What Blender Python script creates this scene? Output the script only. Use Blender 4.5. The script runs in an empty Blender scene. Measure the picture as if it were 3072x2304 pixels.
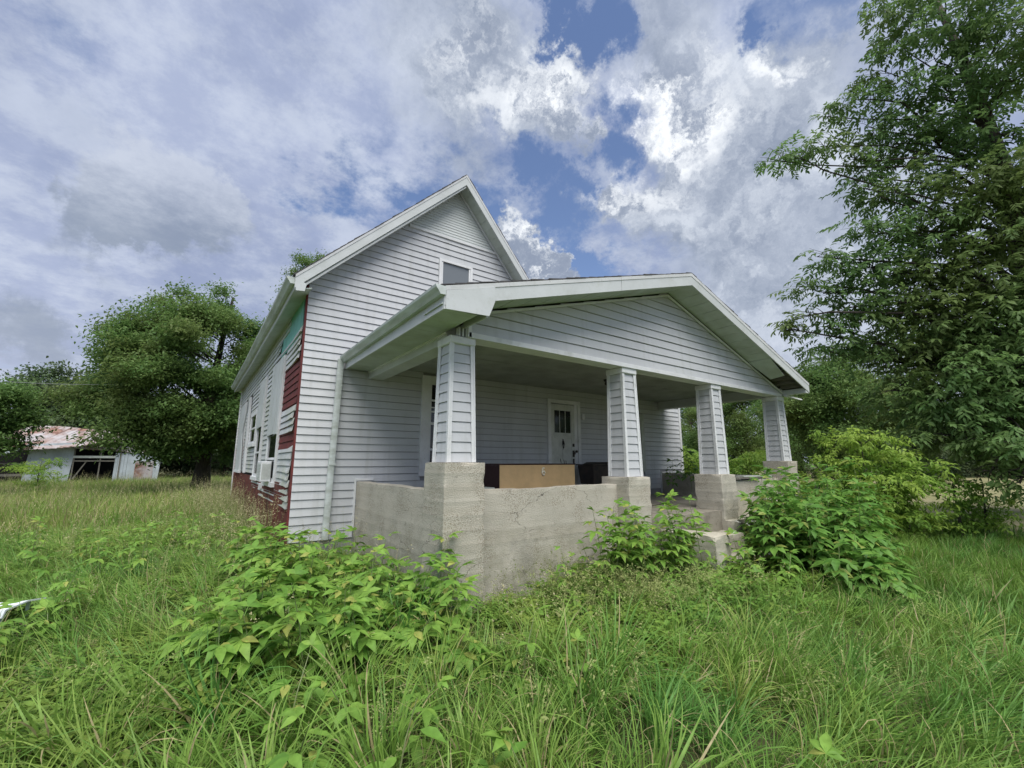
import bpy, bmesh, math, random
from mathutils import Vector, Matrix, noise as mnoise
R = random.Random(7)
rad = math.radians
sc = bpy.context.scene
COL = sc.collection

# ------------------------------------------------------------------ camera
# X runs along the porch front, Y runs into the house, Z is up
F_PX, PITCH, YAW, EYE = 1305.0, rad(10.166), rad(35.789), 1.55   # focal length in pixels of a 3072 px wide picture
camd = bpy.data.cameras.new('camera'); cam = bpy.data.objects.new('camera', camd); COL.objects.link(cam)
camd.sensor_fit = 'HORIZONTAL'; camd.sensor_width = 36; camd.lens = 36*F_PX/3072
camd.clip_start = .05; camd.clip_end = 1500
cam.location = (0, 0, EYE); cam.rotation_euler = (math.pi/2+PITCH, 0, -YAW)
sc.camera = cam
FH = Vector((math.sin(YAW), math.cos(YAW), 0)); RT = Vector((math.cos(YAW), -math.sin(YAW), 0)); ZU = Vector((0, 0, 1))
FW = FH*math.cos(PITCH)+ZU*math.sin(PITCH); UPV = -FH*math.sin(PITCH)+ZU*math.cos(PITCH)
def dirn(x, y): return (RT*(x-1536)+UPV*(1152-y)+FW*F_PX).normalized()
def at(x, y, dist):                      # point on a bearing, at a horizontal distance from the photographer
    d = dirn(x, y); return Vector((0, 0, EYE))+d*(dist/math.hypot(d.x, d.y))

# ------------------------------------------------------------------ world
SUN_EL, SUN_AZ = rad(64), rad(200)       # azimuth measured clockwise from +Y
w = bpy.data.worlds.new('World'); sc.world = w; w.use_nodes = True
nt = w.node_tree; nt.nodes.clear()
def N(t, **k):
    n = nt.nodes.new(t)
    for a, b in k.items(): setattr(n, a, b)
    return n
def L(a, b): nt.links.new(a, b)
def mth(op, a, b=None, c=None, clamp=False):
    n = N('ShaderNodeMath', operation=op, use_clamp=clamp)
    for i, v in enumerate((a, b, c)):
        if v is None: continue
        if isinstance(v, (int, float)): n.inputs[i].default_value = v
        else: L(v, n.inputs[i])
    return n.outputs[0]
def vm(op, a, b=None, s=None):
    n = N('ShaderNodeVectorMath', operation=op)
    for i, v in enumerate((a, b)):
        if v is None: continue
        if isinstance(v, (tuple, Vector)): n.inputs[i].default_value = v
        else: L(v, n.inputs[i])
    if s is not None: n.inputs['Scale'].default_value = s
    return n
def mixc(f, a, b):
    n = N('ShaderNodeMix', data_type='RGBA')
    if isinstance(f, (int, float)): n.inputs[0].default_value = f
    else: L(f, n.inputs[0])
    for i, v in ((6, a), (7, b)):
        if isinstance(v, tuple): n.inputs[i].default_value = (*v, 1)
        else: L(v, n.inputs[i])
    return n.outputs[2]
def wnoise(vec, scale, detail=8, rough=.55, dist=0., lac=2.1):
    n = N('ShaderNodeTexNoise'); n.inputs['Scale'].default_value = scale; n.inputs['Detail'].default_value = detail
    n.inputs['Roughness'].default_value = rough; n.inputs['Distortion'].default_value = dist; n.inputs['Lacunarity'].default_value = lac
    L(vec, n.inputs['Vector']); return n.outputs[0]
def mr(v, a, b, c=0., d=1., smooth=True):
    n = N('ShaderNodeMapRange', interpolation_type='SMOOTHSTEP' if smooth else 'LINEAR'); L(v, n.inputs[0])
    for i, q in enumerate((a, b, c, d)): n.inputs[i+1].default_value = q
    return n.outputs[0]
def world_sky():
    tc = N('ShaderNodeTexCoord'); dvec = vm('NORMALIZE', tc.outputs['Generated']).outputs[0]
    sep = N('ShaderNodeSeparateXYZ'); L(dvec, sep.inputs[0]); z = sep.outputs[2]
    zz = mth('MAXIMUM', mth('ADD', z, .22), .08)
    comb = N('ShaderNodeCombineXYZ')
    L(mth('DIVIDE', sep.outputs[0], zz), comb.inputs[0]); L(mth('DIVIDE', sep.outputs[1], zz), comb.inputs[1]); P = comb.outputs[0]
    # wobble the direction so that the edges of the large cloud masses are ragged
    wn = N('ShaderNodeTexNoise'); wn.inputs['Scale'].default_value = 6.; wn.inputs['Detail'].default_value = 9; wn.inputs['Roughness'].default_value = .66
    L(dvec, wn.inputs['Vector'])
    wob = vm('SCALE', vm('SUBTRACT', wn.outputs['Color'], (.5, .5, .5)).outputs[0], s=.34).outputs[0]
    dw = vm('ADD', dvec, wob).outputs[0]
    def blobs(lst, src=dw):
        tot = None
        for px, py, r, amp in lst:
            dd = vm('DISTANCE', src, tuple(dirn(px, py))).outputs['Value']
            g = mr(dd, r, r*.25, 0, amp)
            tot = g if tot is None else mth('ADD', tot, g)
        return tot
    gap = blobs([(1760, 40, .10, 1), (1850, 130, .06, .8), (1640, 150, .05, .7), (1700, 90, .07, .6), (1850, 400, .07, .9), (1620, 480, .08, .9), (1520, 400, .04, .6), (1700, 640, .09, .85),
                 (1740, 520, .05, .7), (1740, 790, .07, .9), (1780, 880, .11, 1.0), (1900, 1010, .12, .7), (1440, 640, .09, .5), (1330, 700, .07, .4), (2440, 50, .11, .9), (2320, 120, .05, .7),
                 (1980, 1130, .10, .5), (230, 100, .10, .3), (1500, 170, .05, .5)])
    low = blobs([(500, 560, .13, 1), (560, 640, .12, .9), (400, 630, .09, .7), (270, 720, .07, .5), (60, 950, .10, .6), (140, 1000, .08, .4)])
    cum = blobs([(2120, 330, .17, .8), (2060, 350, .09, .7), (2150, 560, .18, .8), (2350, 620, .22, .7), (1990, 640, .12, 1.0), (1850, 600, .08, 1.1), (1740, 600, .05, .7), (1590, 740, .07, 2.4), (1620, 800, .08, 2.4), (1550, 690, .06, 2.2), (1650, 850, .07, 2.2),
                 (2350, 300, .17, .6), (2250, 830, .22, .6), (2500, 900, .28, .5), (1620, 290, .13, .8), (1500, 180, .15, .7), (1300, 100, .16, .5), (1720, 330, .07, .8), (1400, 380, .12, .5), (2000, 60, .13, .6)])
    n1 = wnoise(P, 1.6, 10, .62, .2)
    n2 = wnoise(vm('ADD', P, (3.1, 1.7, .4)).outputs[0], 5.5, 8, .66)
    cell = wnoise(vm('ADD', P, (7.3, 2.2, .4)).outputs[0], 11., 5, .60)
    rip = blobs([(1150, 620, .22, 1), (1380, 560, .16, .8), (950, 500, .15, .6)])
    dens = mth('ADD', mth('MULTIPLY', n1, .95), mth('MULTIPLY', n2, .62))
    dens = mth('ADD', dens, -.03)
    dens = mth('SUBTRACT', dens, mth('MULTIPLY', gap, .50))
    dens = mth('ADD', dens, mth('MULTIPLY', cum, .30))
    dens = mth('ADD', dens, mth('MULTIPLY', mth('SUBTRACT', cell, .54), mth('ADD', .22, mth('MULTIPLY', rip, 1.2))))
    sheet = blobs([(300, 350, .75, .16), (2900, 700, .6, .2), (700, 900, .5, .10)], dvec)
    dens = mth('ADD', dens, mth('MULTIPLY', sheet, mth('SUBTRACT', 1.0, mth('MULTIPLY', rip, .6), clamp=True)))
    cov = mr(dens, .31, .88)
    # cumulus texture: light crests, grey bellies
    light = mth('SUBTRACT', wnoise(dw, 5.2, 10, .62), wnoise(vm('ADD', dw, (.03, .02, -.07)).outputs[0], 5.2, 10, .62))
    shade = mr(light, -.20, .22, 0, 1)
    # crests near the upper rims of the big masses
    crest = blobs([(2060, 330, .10, 1), (1960, 300, .07, .8), (1900, 340, .05, .8), (1720, 590, .07, .9), (1850, 560, .08, .8), (1980, 560, .06, .5), (1600, 740, .11, 1.6), (1640, 810, .10, 1.6), (1720, 300, .07, .9), (1600, 230, .08, .7), (1420, 120, .07, .6), (1500, 330, .08, .5), (2150, 130, .05, .4), (2330, 250, .04, .9), (2420, 240, .03, .6)])
    n3 = wnoise(dvec, 2.6, 6, .58)
    base_grey = mixc(mr(n3, .40, .60), (.27, .325, .44), (.50, .56, .68))
    cc = mth('MULTIPLY', cum, 1.0, clamp=True)
    cloud = mixc(mth('MULTIPLY', mth('MULTIPLY', cc, .60), shade), base_grey, (.80, .85, .92))
    cloud = mixc(mth('MULTIPLY', mth('MULTIPLY', cc, .50), mth('SUBTRACT', 1.0, shade, clamp=True)), cloud, (.25, .295, .385))
    cloud = mixc(mth('MULTIPLY', mth('MULTIPLY', crest, .85, clamp=True), mr(shade, .15, .8)), cloud, (1.0, 1.03, 1.06))
    thin = mixc(mr(n2, .38, .64), (.33, .39, .60), (.56, .62, .77))
    cloud = mixc(mth('MULTIPLY', mth('SUBTRACT', 1.0, mth('MULTIPLY', cum, 1.5, clamp=True), clamp=True), .60), cloud, thin)
    # low puffs with dark bellies on the left
    lowm = mr(low, .10, .95)
    bel = mr(mth('ADD', mth('MULTIPLY', z, 2.6), mth('MULTIPLY', n2, .5)), 1.22, 1.55)
    cloud = mixc(mth('MULTIPLY', lowm, .70), cloud, mixc(bel, (.235, .285, .37), (.58, .63, .73)))
    # brighter pearly band by the skyline
    hz = mr(z, .30, .02)
    cloud = mixc(mth('MULTIPLY', hz, .45), cloud, (.54, .58, .68))
    sky = N('ShaderNodeTexSky', sky_type='NISHITA'); sky.sun_disc = False
    sky.sun_elevation = SUN_EL; sky.sun_rotation = SUN_AZ; sky.air_density = 1.0; sky.dust_density = .2; sky.ozone_density = 3.5
    bg1 = N('ShaderNodeBackground'); bg1.inputs[1].default_value = .095; L(vm('MULTIPLY', sky.outputs[0], (1.12, 1.02, 1.03)).outputs[0], bg1.inputs[0])
    bg2 = N('ShaderNodeBackground'); bg2.inputs[1].default_value = .68; L(cloud, bg2.inputs[0])
    mx = N('ShaderNodeMixShader'); L(cov, mx.inputs[0]); L(bg1.outputs[0], mx.inputs[1]); L(bg2.outputs[0], mx.inputs[2])
    out = N('ShaderNodeOutputWorld'); L(mx.outputs[0], out.inputs[0])
world_sky()
w.cycles.sampling_method = 'MANUAL'; w.cycles.sample_map_resolution = 512

sd = bpy.data.lights.new('sun', 'SUN'); sd.energy = 3.3; sd.angle = rad(55); sd.color = (1, .96, .9)
so = bpy.data.objects.new('sun', sd); COL.objects.link(so)
sdir = Vector((math.sin(SUN_AZ)*math.cos(SUN_EL), math.cos(SUN_AZ)*math.cos(SUN_EL), math.sin(SUN_EL)))
so.rotation_euler = sdir.to_track_quat('Z', 'Y').to_euler()
vs = sc.view_settings; vs.view_transform = 'Standard'; vs.look = 'None'; vs.exposure = .68; vs.gamma = 1; vs.use_curve_mapping = False
sc.cycles.max_bounces = 8; sc.cycles.diffuse_bounces = 4; sc.cycles.glossy_bounces = 2; sc.cycles.transmission_bounces = 3; sc.cycles.transparent_max_bounces = 4

# ------------------------------------------------------------------ materials
def mat(name, col, rough=.6, bump=None, var=None, col2=None, vscale=3., spec=.3, stretch=(1, 1, 1), extra=None, metal=0.):
    m = bpy.data.materials.new(name); m.use_nodes = True; t = m.node_tree; b = t.nodes['Principled BSDF']
    b.inputs['Base Color'].default_value = (*col, 1); b.inputs['Roughness'].default_value = rough
    b.inputs['Specular IOR Level'].default_value = spec; b.inputs['Metallic'].default_value = metal
    g = t.nodes.new('ShaderNodeNewGeometry'); mp = t.nodes.new('ShaderNodeMapping'); mp.inputs['Scale'].default_value = stretch
    t.links.new(g.outputs['Position'], mp.inputs[0]); P = mp.outputs[0]
    def nz(s, d=5, r=.6):
        n = t.nodes.new('ShaderNodeTexNoise'); n.inputs['Scale'].default_value = s; n.inputs['Detail'].default_value = d; n.inputs['Roughness'].default_value = r
        t.links.new(P, n.inputs['Vector']); return n.outputs[0]
    def rng(v, a, b_, c=0., d=1.):
        n = t.nodes.new('ShaderNodeMapRange'); t.links.new(v, n.inputs[0])
        for i, q in enumerate((a, b_, c, d)): n.inputs[i+1].default_value = q
        return n.outputs[0]
    def mix(f, a, c, mode='MIX'):
        n = t.nodes.new('ShaderNodeMix'); n.data_type = 'RGBA'; n.blend_type = mode
        if isinstance(f, (int, float)): n.inputs[0].default_value = f
        else: t.links.new(f, n.inputs[0])
        for i, v in ((6, a), (7, c)):
            if isinstance(v, tuple): n.inputs[i].default_value = (*v, 1)
            else: t.links.new(v, n.inputs[i])
        return n.outputs[2]
    c = None
    if col2 is not None:
        c = mix(rng(nz(vscale), .38, .66), col, col2)
    if extra: c = extra(t, P, nz, rng, mix, c if c is not None else col, b)
    if c is not None and not isinstance(c, tuple): t.links.new(c, b.inputs['Base Color'])
    if bump:
        bn = t.nodes.new('ShaderNodeBump'); bn.inputs['Strength'].default_value = bump[1]; bn.inputs['Distance'].default_value = .01
        t.links.new(nz(bump[0], 6, .65), bn.inputs['Height']); t.links.new(bn.outputs[0], b.inputs['Normal'])
    return m
def board_tone(t, P, nz, rng, mix, c, b):       # every board a slightly different tone
    oi = t.nodes.new('ShaderNodeObjectInfo')
    c = mix(rng(oi.outputs['Random'], 0, 1, 0, .16), c, (.40, .42, .44))
    n = nz(38, 4, .7)
    return mix(rng(n, .60, .75, 0, .25), c, (.33, .34, .30))
def streaks(t, P, nz, rng, mix, c, b):
    c = board_tone(t, P, nz, rng, mix, c, b)
    mp = t.nodes.new('ShaderNodeMapping'); mp.inputs['Scale'].default_value = (9, 9, .7); t.links.new(P, mp.inputs[0])
    n = t.nodes.new('ShaderNodeTexNoise'); n.inputs['Scale'].default_value = 1; n.inputs['Detail'].default_value = 5; t.links.new(mp.outputs[0], n.inputs['Vector'])
    c = mix(rng(n.outputs[0], .52, .72, 0, .30), c, (.36, .37, .34))
    return mix(rng(nz(.5, 3, .5), .55, .7, 0, .35), c, (.42, .45, .40))
def algae(t, P, nz, rng, mix, c, b):
    c = board_tone(t, P, nz, rng, mix, c, b)
    c = mix(rng(nz(1.1, 4, .6), .48, .66, 0, .5), c, (.36, .39, .24))
    return mix(rng(nz(7, 5, .7), .60, .74, 0, .45), c, (.30, .28, .21))
def grime(t, P, nz, rng, mix, c, b):
    c = mix(rng(nz(3.3, 6, .7), .54, .72, 0, .38), c, (.34, .36, .30))
    return mix(rng(nz(45, 3, .7), .64, .74, 0, .5), c, (.25, .24, .20))
M = {}
M['siding'] = mat('siding', (.58, .595, .61), .55, (60, .15), col2=(.515, .53, .545), vscale=1.3, extra=streaks)
M['siding_left'] = mat('siding_left', (.58, .60, .62), .6, (60, .2), col2=(.46, .48, .46), vscale=1.7, extra=algae)
M['lap_shadow_sheathing'] = mat('lap_shadow_sheathing', (.30, .30, .31), .9)  # backing toned dark to paint the shadow line between siding laps
M['siding_pale'] = mat('siding_pale', (.66, .70, .68), .55, (60, .1), col2=(.60, .64, .62), vscale=2, extra=board_tone)
M['trim'] = mat('trim', (.74, .755, .76), .5, (30, .08), col2=(.66, .67, .67), vscale=4, extra=grime)
M['fascia'] = mat('fascia', (.56, .59, .59), .5, (20, .1), col2=(.49, .52, .51), vscale=2, extra=grime)
M['gutter'] = mat('gutter', (.58, .63, .62), .45, (25, .1), col2=(.40, .44, .40), vscale=5, stretch=(1, .4, 2), extra=grime)
M['soffit'] = mat('soffit', (.50, .55, .52), .6, (40, .1), col2=(.40, .44, .39), vscale=3)
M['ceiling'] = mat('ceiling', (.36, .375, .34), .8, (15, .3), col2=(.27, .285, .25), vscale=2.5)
M['old_wood'] = mat('old_wood', (.20, .19, .16), .85, (40, .5), col2=(.10, .095, .08), vscale=9, stretch=(1, 1, 6))
M['red'] = mat('red_paint', (.165, .034, .030), .7, (50, .4), col2=(.10, .026, .025), vscale=5)
M['red_base'] = mat('red_base', (.16, .042, .032), .9, (30, .8), col2=(.09, .035, .03), vscale=4)
M['teal'] = mat('foam_board', (.20, .50, .42), .7, (20, .2), col2=(.16, .40, .33), vscale=5)
M['black'] = mat('gap_shade', (.012, .012, .012), .9)  # near-black paint standing in for shade behind boards and inside the barn
M['screen'] = mat('window_film', (.17, .19, .205), .25, spec=.5)
M['glass'] = mat('unlit_room_glass', (.010, .011, .012), .08, spec=.5, col2=(.028, .028, .026), vscale=6)  # opaque near-black panes stand in for the unlit rooms behind them
M['door'] = mat('door_paint', (.62, .64, .60), .6, (25, .3), col2=(.50, .52, .48), vscale=6,
                extra=lambda t, P, nz, rng, mix, c, b: mix(rng(nz(16, 6, .7), .63, .70), c, (.12, .11, .09)))
M['frame'] = mat('frame_paint', (.55, .58, .54), .6, (30, .2), col2=(.42, .45, .40), vscale=6)
M['metal'] = mat('dark_metal', (.022, .020, .020), .5, (40, .4), col2=(.05, .035, .028), vscale=9, spec=.4)
M['panel'] = mat('hardboard', (.66, .46, .23), .75, (30, .15), col2=(.56, .39, .20), vscale=5)
M['maroon'] = mat('dark_veneer', (.035, .012, .012), .5, (20, .1))
M['cream'] = mat('cream', (.82, .78, .62), .7)
M['shingle'] = mat('shingle', (.075, .075, .08), .95, (120, .8), col2=(.11, .105, .10), vscale=20)
def concrete_fx(t, P, nz, rng, mix, c, b):
    c = mix(rng(nz(2.0, 4, .6), .4, .65, 0, .8), c, (.43, .41, .345))
    # pour bands
    mp = t.nodes.new('ShaderNodeMapping'); mp.inputs['Scale'].default_value = (.35, .35, 7.0); t.links.new(P, mp.inputs[0])
    n = t.nodes.new('ShaderNodeTexNoise'); n.inputs['Scale'].default_value = 1.3; n.inputs['Detail'].default_value = 4; t.links.new(mp.outputs[0], n.inputs['Vector'])
    c = mix(rng(n.outputs[0], .42, .62, 0, .45), c, (.40, .365, .295))
    c = mix(rng(nz(6, 6, .7), .60, .72, 0, .7), c, (.22, .21, .17))
    v = t.nodes.new('ShaderNodeTexVoronoi'); v.inputs['Scale'].default_value = 75; t.links.new(P, v.inputs['Vector'])
    peb = rng(v.outputs['Distance'], .15, .5, 1, 0)
    c = mix(mth_(t, peb, rng(nz(3.1, 3, .5), .45, .6)), c, (.20, .16, .11))
    c = mix(rng(nz(90, 3, .6), .62, .7, 0, .6), c, (.50, .46, .38))
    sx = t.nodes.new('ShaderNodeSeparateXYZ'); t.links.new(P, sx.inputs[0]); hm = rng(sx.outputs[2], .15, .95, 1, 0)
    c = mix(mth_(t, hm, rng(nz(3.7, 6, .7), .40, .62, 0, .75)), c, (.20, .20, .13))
    c = mix(rng(nz(1.3, 6, .65), .56, .66, 0, .45), c, (.25, .24, .21))
    # hairline cracks
    mp2 = t.nodes.new('ShaderNodeMapping'); mp2.inputs['Scale'].default_value = (.7, .7, 2.4); t.links.new(P, mp2.inputs[0])
    n2 = t.nodes.new('ShaderNodeTexNoise'); n2.inputs['Scale'].default_value = 4; n2.inputs['Detail'].default_value = 6; t.links.new(mp2.outputs[0], n2.inputs['Vector'])
    av = t.nodes.new('ShaderNodeVectorMath'); av.operation = 'ADD'; t.links.new(mp2.outputs[0], av.inputs[0])
    sv = t.nodes.new('ShaderNodeVectorMath'); sv.operation = 'SCALE'; sv.inputs['Scale'].default_value = .35; t.links.new(n2.outputs['Color'], sv.inputs[0]); t.links.new(sv.outputs[0], av.inputs[1])
    vc = t.nodes.new('ShaderNodeTexVoronoi'); vc.feature = 'DISTANCE_TO_EDGE'; vc.inputs['Scale'].default_value = .9; t.links.new(av.outputs[0], vc.inputs['Vector'])
    c = mix(mth_(t, rng(vc.outputs['Distance'], .001, .005, .8, 0), rng(nz(.8, 2, .5), .50, .58)), c, (.07, .065, .055))
    return c
def mth_(t, a, b_, op='MULTIPLY'):
    n = t.nodes.new('ShaderNodeMath'); n.operation = op; t.links.new(a, n.inputs[0]); t.links.new(b_, n.inputs[1]); return n.outputs[0]
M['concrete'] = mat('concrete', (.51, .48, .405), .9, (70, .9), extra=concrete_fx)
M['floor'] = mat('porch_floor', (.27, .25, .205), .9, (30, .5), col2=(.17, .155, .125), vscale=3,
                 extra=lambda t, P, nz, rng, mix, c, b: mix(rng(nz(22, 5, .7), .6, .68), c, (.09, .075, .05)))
def ground_fx(t, P, nz, rng, mix, c, b):
    c = mix(rng(nz(.35, 4, .6), .4, .6), (.055, .072, .022), (.075, .075, .03))
    c = mix(rng(nz(.06, 3, .5), .42, .6, 0, .7), c, (.13, .12, .055))
    return mix(rng(nz(18, 5, .7), .4, .7), c, (.03, .032, .014))
M['ground'] = mat('ground', (.06, .07, .025), .95, (12, 1.), extra=ground_fx)
M['hay'] = mat('mown_field', (.24, .215, .12), .95, (9, 1.), col2=(.15, .16, .06), vscale=.7)
def leaf_mat(name, a, b_, trans=.35, patch=None, pscale=.6, rough=.5, spec=.35, dead=0., dcol=(.42, .36, .19)):
    m = bpy.data.materials.new(name); m.use_nodes = True; t = m.node_tree; p = t.nodes['Principled BSDF']; out = t.nodes['Material Output']
    oi = t.nodes.new('ShaderNodeObjectInfo')
    mx = t.nodes.new('ShaderNodeMix'); mx.data_type = 'RGBA'; mx.inputs[6].default_value = (*a, 1); mx.inputs[7].default_value = (*b_, 1)
    g = t.nodes.new('ShaderNodeNewGeometry')
    av = t.nodes.new('ShaderNodeMath'); av.operation = 'ADD'; h1 = t.nodes.new('ShaderNodeMath'); h1.operation = 'MULTIPLY'; h1.inputs[1].default_value = .5; h2 = t.nodes.new('ShaderNodeMath'); h2.operation = 'MULTIPLY'; h2.inputs[1].default_value = .5
    t.links.new(oi.outputs['Random'], h1.inputs[0]); t.links.new(g.outputs['Random Per Island'], h2.inputs[0]); t.links.new(h1.outputs[0], av.inputs[0]); t.links.new(h2.outputs[0], av.inputs[1])
    t.links.new(av.outputs[0], mx.inputs[0]); c = mx.outputs[2]
    if patch:
        n = t.nodes.new('ShaderNodeTexNoise'); n.inputs['Scale'].default_value = pscale; n.inputs['Detail'].default_value = 3
        t.links.new(oi.outputs['Location'], n.inputs['Vector'])
        r = t.nodes.new('ShaderNodeMapRange'); r.inputs[1].default_value = .44; r.inputs[2].default_value = .62; t.links.new(n.outputs[0], r.inputs[0])
        m2 = t.nodes.new('ShaderNodeMix'); m2.data_type = 'RGBA'; m2.inputs[7].default_value = (*patch, 1)
        t.links.new(c, m2.inputs[6]); t.links.new(r.outputs[0], m2.inputs[0]); c = m2.outputs[2]
    if dead:                                  # a few dead, straw-coloured blades or leaflets
        gt = t.nodes.new('ShaderNodeMath'); gt.operation = 'GREATER_THAN'; gt.inputs[1].default_value = 1-dead; t.links.new(g.outputs['Random Per Island'], gt.inputs[0])
        m4 = t.nodes.new('ShaderNodeMix'); m4.data_type = 'RGBA'; m4.inputs[7].default_value = (*dcol, 1); t.links.new(gt.outputs[0], m4.inputs[0]); t.links.new(c, m4.inputs[6]); c = m4.outputs[2]
    n = t.nodes.new('ShaderNodeTexNoise'); n.inputs['Scale'].default_value = 25; t.links.new(g.outputs['Position'], n.inputs['Vector'])
    m3 = t.nodes.new('ShaderNodeMix'); m3.data_type = 'RGBA'; m3.blend_type = 'MULTIPLY'; m3.inputs[0].default_value = .5
    t.links.new(c, m3.inputs[6]); cr = t.nodes.new('ShaderNodeMapRange'); cr.inputs[1].default_value = .3; cr.inputs[2].default_value = .7; cr.inputs[3].default_value = .55; cr.inputs[4].default_value = 1.25
    t.links.new(n.outputs[0], cr.inputs[0]); t.links.new(cr.outputs[0], m3.inputs[7]); c = m3.outputs[2]
    t.links.new(c, p.inputs['Base Color']); p.inputs['Roughness'].default_value = rough; p.inputs['Specular IOR Level'].default_value = spec
    tr = t.nodes.new('ShaderNodeBsdfTranslucent'); t.links.new(c, tr.inputs[0])
    ms = t.nodes.new('ShaderNodeMixShader'); ms.inputs[0].default_value = trans
    t.links.new(p.outputs[0], ms.inputs[1]); t.links.new(tr.outputs[0], ms.inputs[2]); t.links.new(ms.outputs[0], out.inputs[0])
    return m
M['grass'] = leaf_mat('grass_blade', (.135, .275, .042), (.270, .400, .085), .36, patch=(.12, .28, .058), pscale=.9, rough=.5, spec=.3, dead=.09)
M['grass_y'] = leaf_mat('grass_yellow', (.21, .33, .058), (.36, .42, .12), .36, patch=(.16, .31, .05), pscale=.5, rough=.5, spec=.2, dead=.09)
M['lawn'] = leaf_mat('lawn_blade', (.135, .27, .040), (.22, .34, .062), .42, patch=(.085, .19, .035), pscale=.5, spec=.2, dead=.05)
M['seed'] = leaf_mat('seed_head', (.40, .37, .21), (.52, .48, .29), .3, rough=.8, spec=.1)
M['straw'] = leaf_mat('straw', (.38, .38, .17), (.24, .33, .10), .3, rough=.8, spec=.1)
M['weed_leaf'] = leaf_mat('weed_leaf', (.105, .25, .040), (.26, .42, .075), .38, rough=.5, spec=.25, dead=.04, dcol=(.36, .40, .10))
M['weed_dark'] = leaf_mat('weed_dark', (.085, .22, .042), (.18, .34, .060), .38, rough=.48, spec=.28, dead=.03, dcol=(.30, .36, .09))
M['vetch'] = leaf_mat('vetch_leaf', (.125, .27, .050), (.22, .36, .065), .42, patch=(.22, .30, .06), pscale=1.4, spec=.2)
M['stalk'] = leaf_mat('weed_stalk', (.16, .23, .09), (.22, .24, .11), .1)
M['flower'] = mat('flower', (.8, .8, .76), .7)
M['leaf_oak'] = leaf_mat('tree_leaf_dark', (.100, .205, .060), (.185, .295, .085), .48, patch=(.16, .22, .065), pscale=.35, spec=.2)
M['leaf_right'] = leaf_mat('tree_leaf_right', (.115, .225, .075), (.195, .315, .098), .48, patch=(.165, .235, .07), pscale=.5, spec=.2)
M['leaf_far'] = leaf_mat('tree_leaf_far', (.080, .145, .068), (.130, .200, .088), .35, patch=(.10, .14, .06), pscale=.2, spec=.2)  # bluer green, with the haze of distant air mixed into the colour
M['leaf_yellow'] = leaf_mat('sapling_leaf', (.22, .365, .055), (.34, .46, .080), .45, patch=(.16, .30, .045), pscale=1.2, spec=.2)
M['bark'] = mat('bark', (.075, .065, .052), .95, (18, 1.), col2=(.035, .03, .025), vscale=12, stretch=(1, 1, .25))
M['rust'] = mat('rusty_tin', (.20, .085, .055), .7, (8, .3), spec=.3,
                extra=lambda t, P, nz, rng, mix, c, b: mix(rng(nz(.9, 6, .65), .40, .58), mix(rng(nz(5, 4, .6), .4, .6), (.15, .075, .055), (.27, .16, .12)), (.38, .36, .36)), stretch=(1, .35, 1))
M['tin'] = mat('pale_tin', (.46, .52, .55), .5, (6, .2), col2=(.36, .40, .42), vscale=1.5)
M['rubber'] = mat('rubber', (.015, .015, .016), .8, (60, .5))
M['white'] = mat('white_plastic', (.66, .70, .74), .5, (6, .2))
M['cable'] = mat('cable', (.30, .31, .32), .6)

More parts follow.
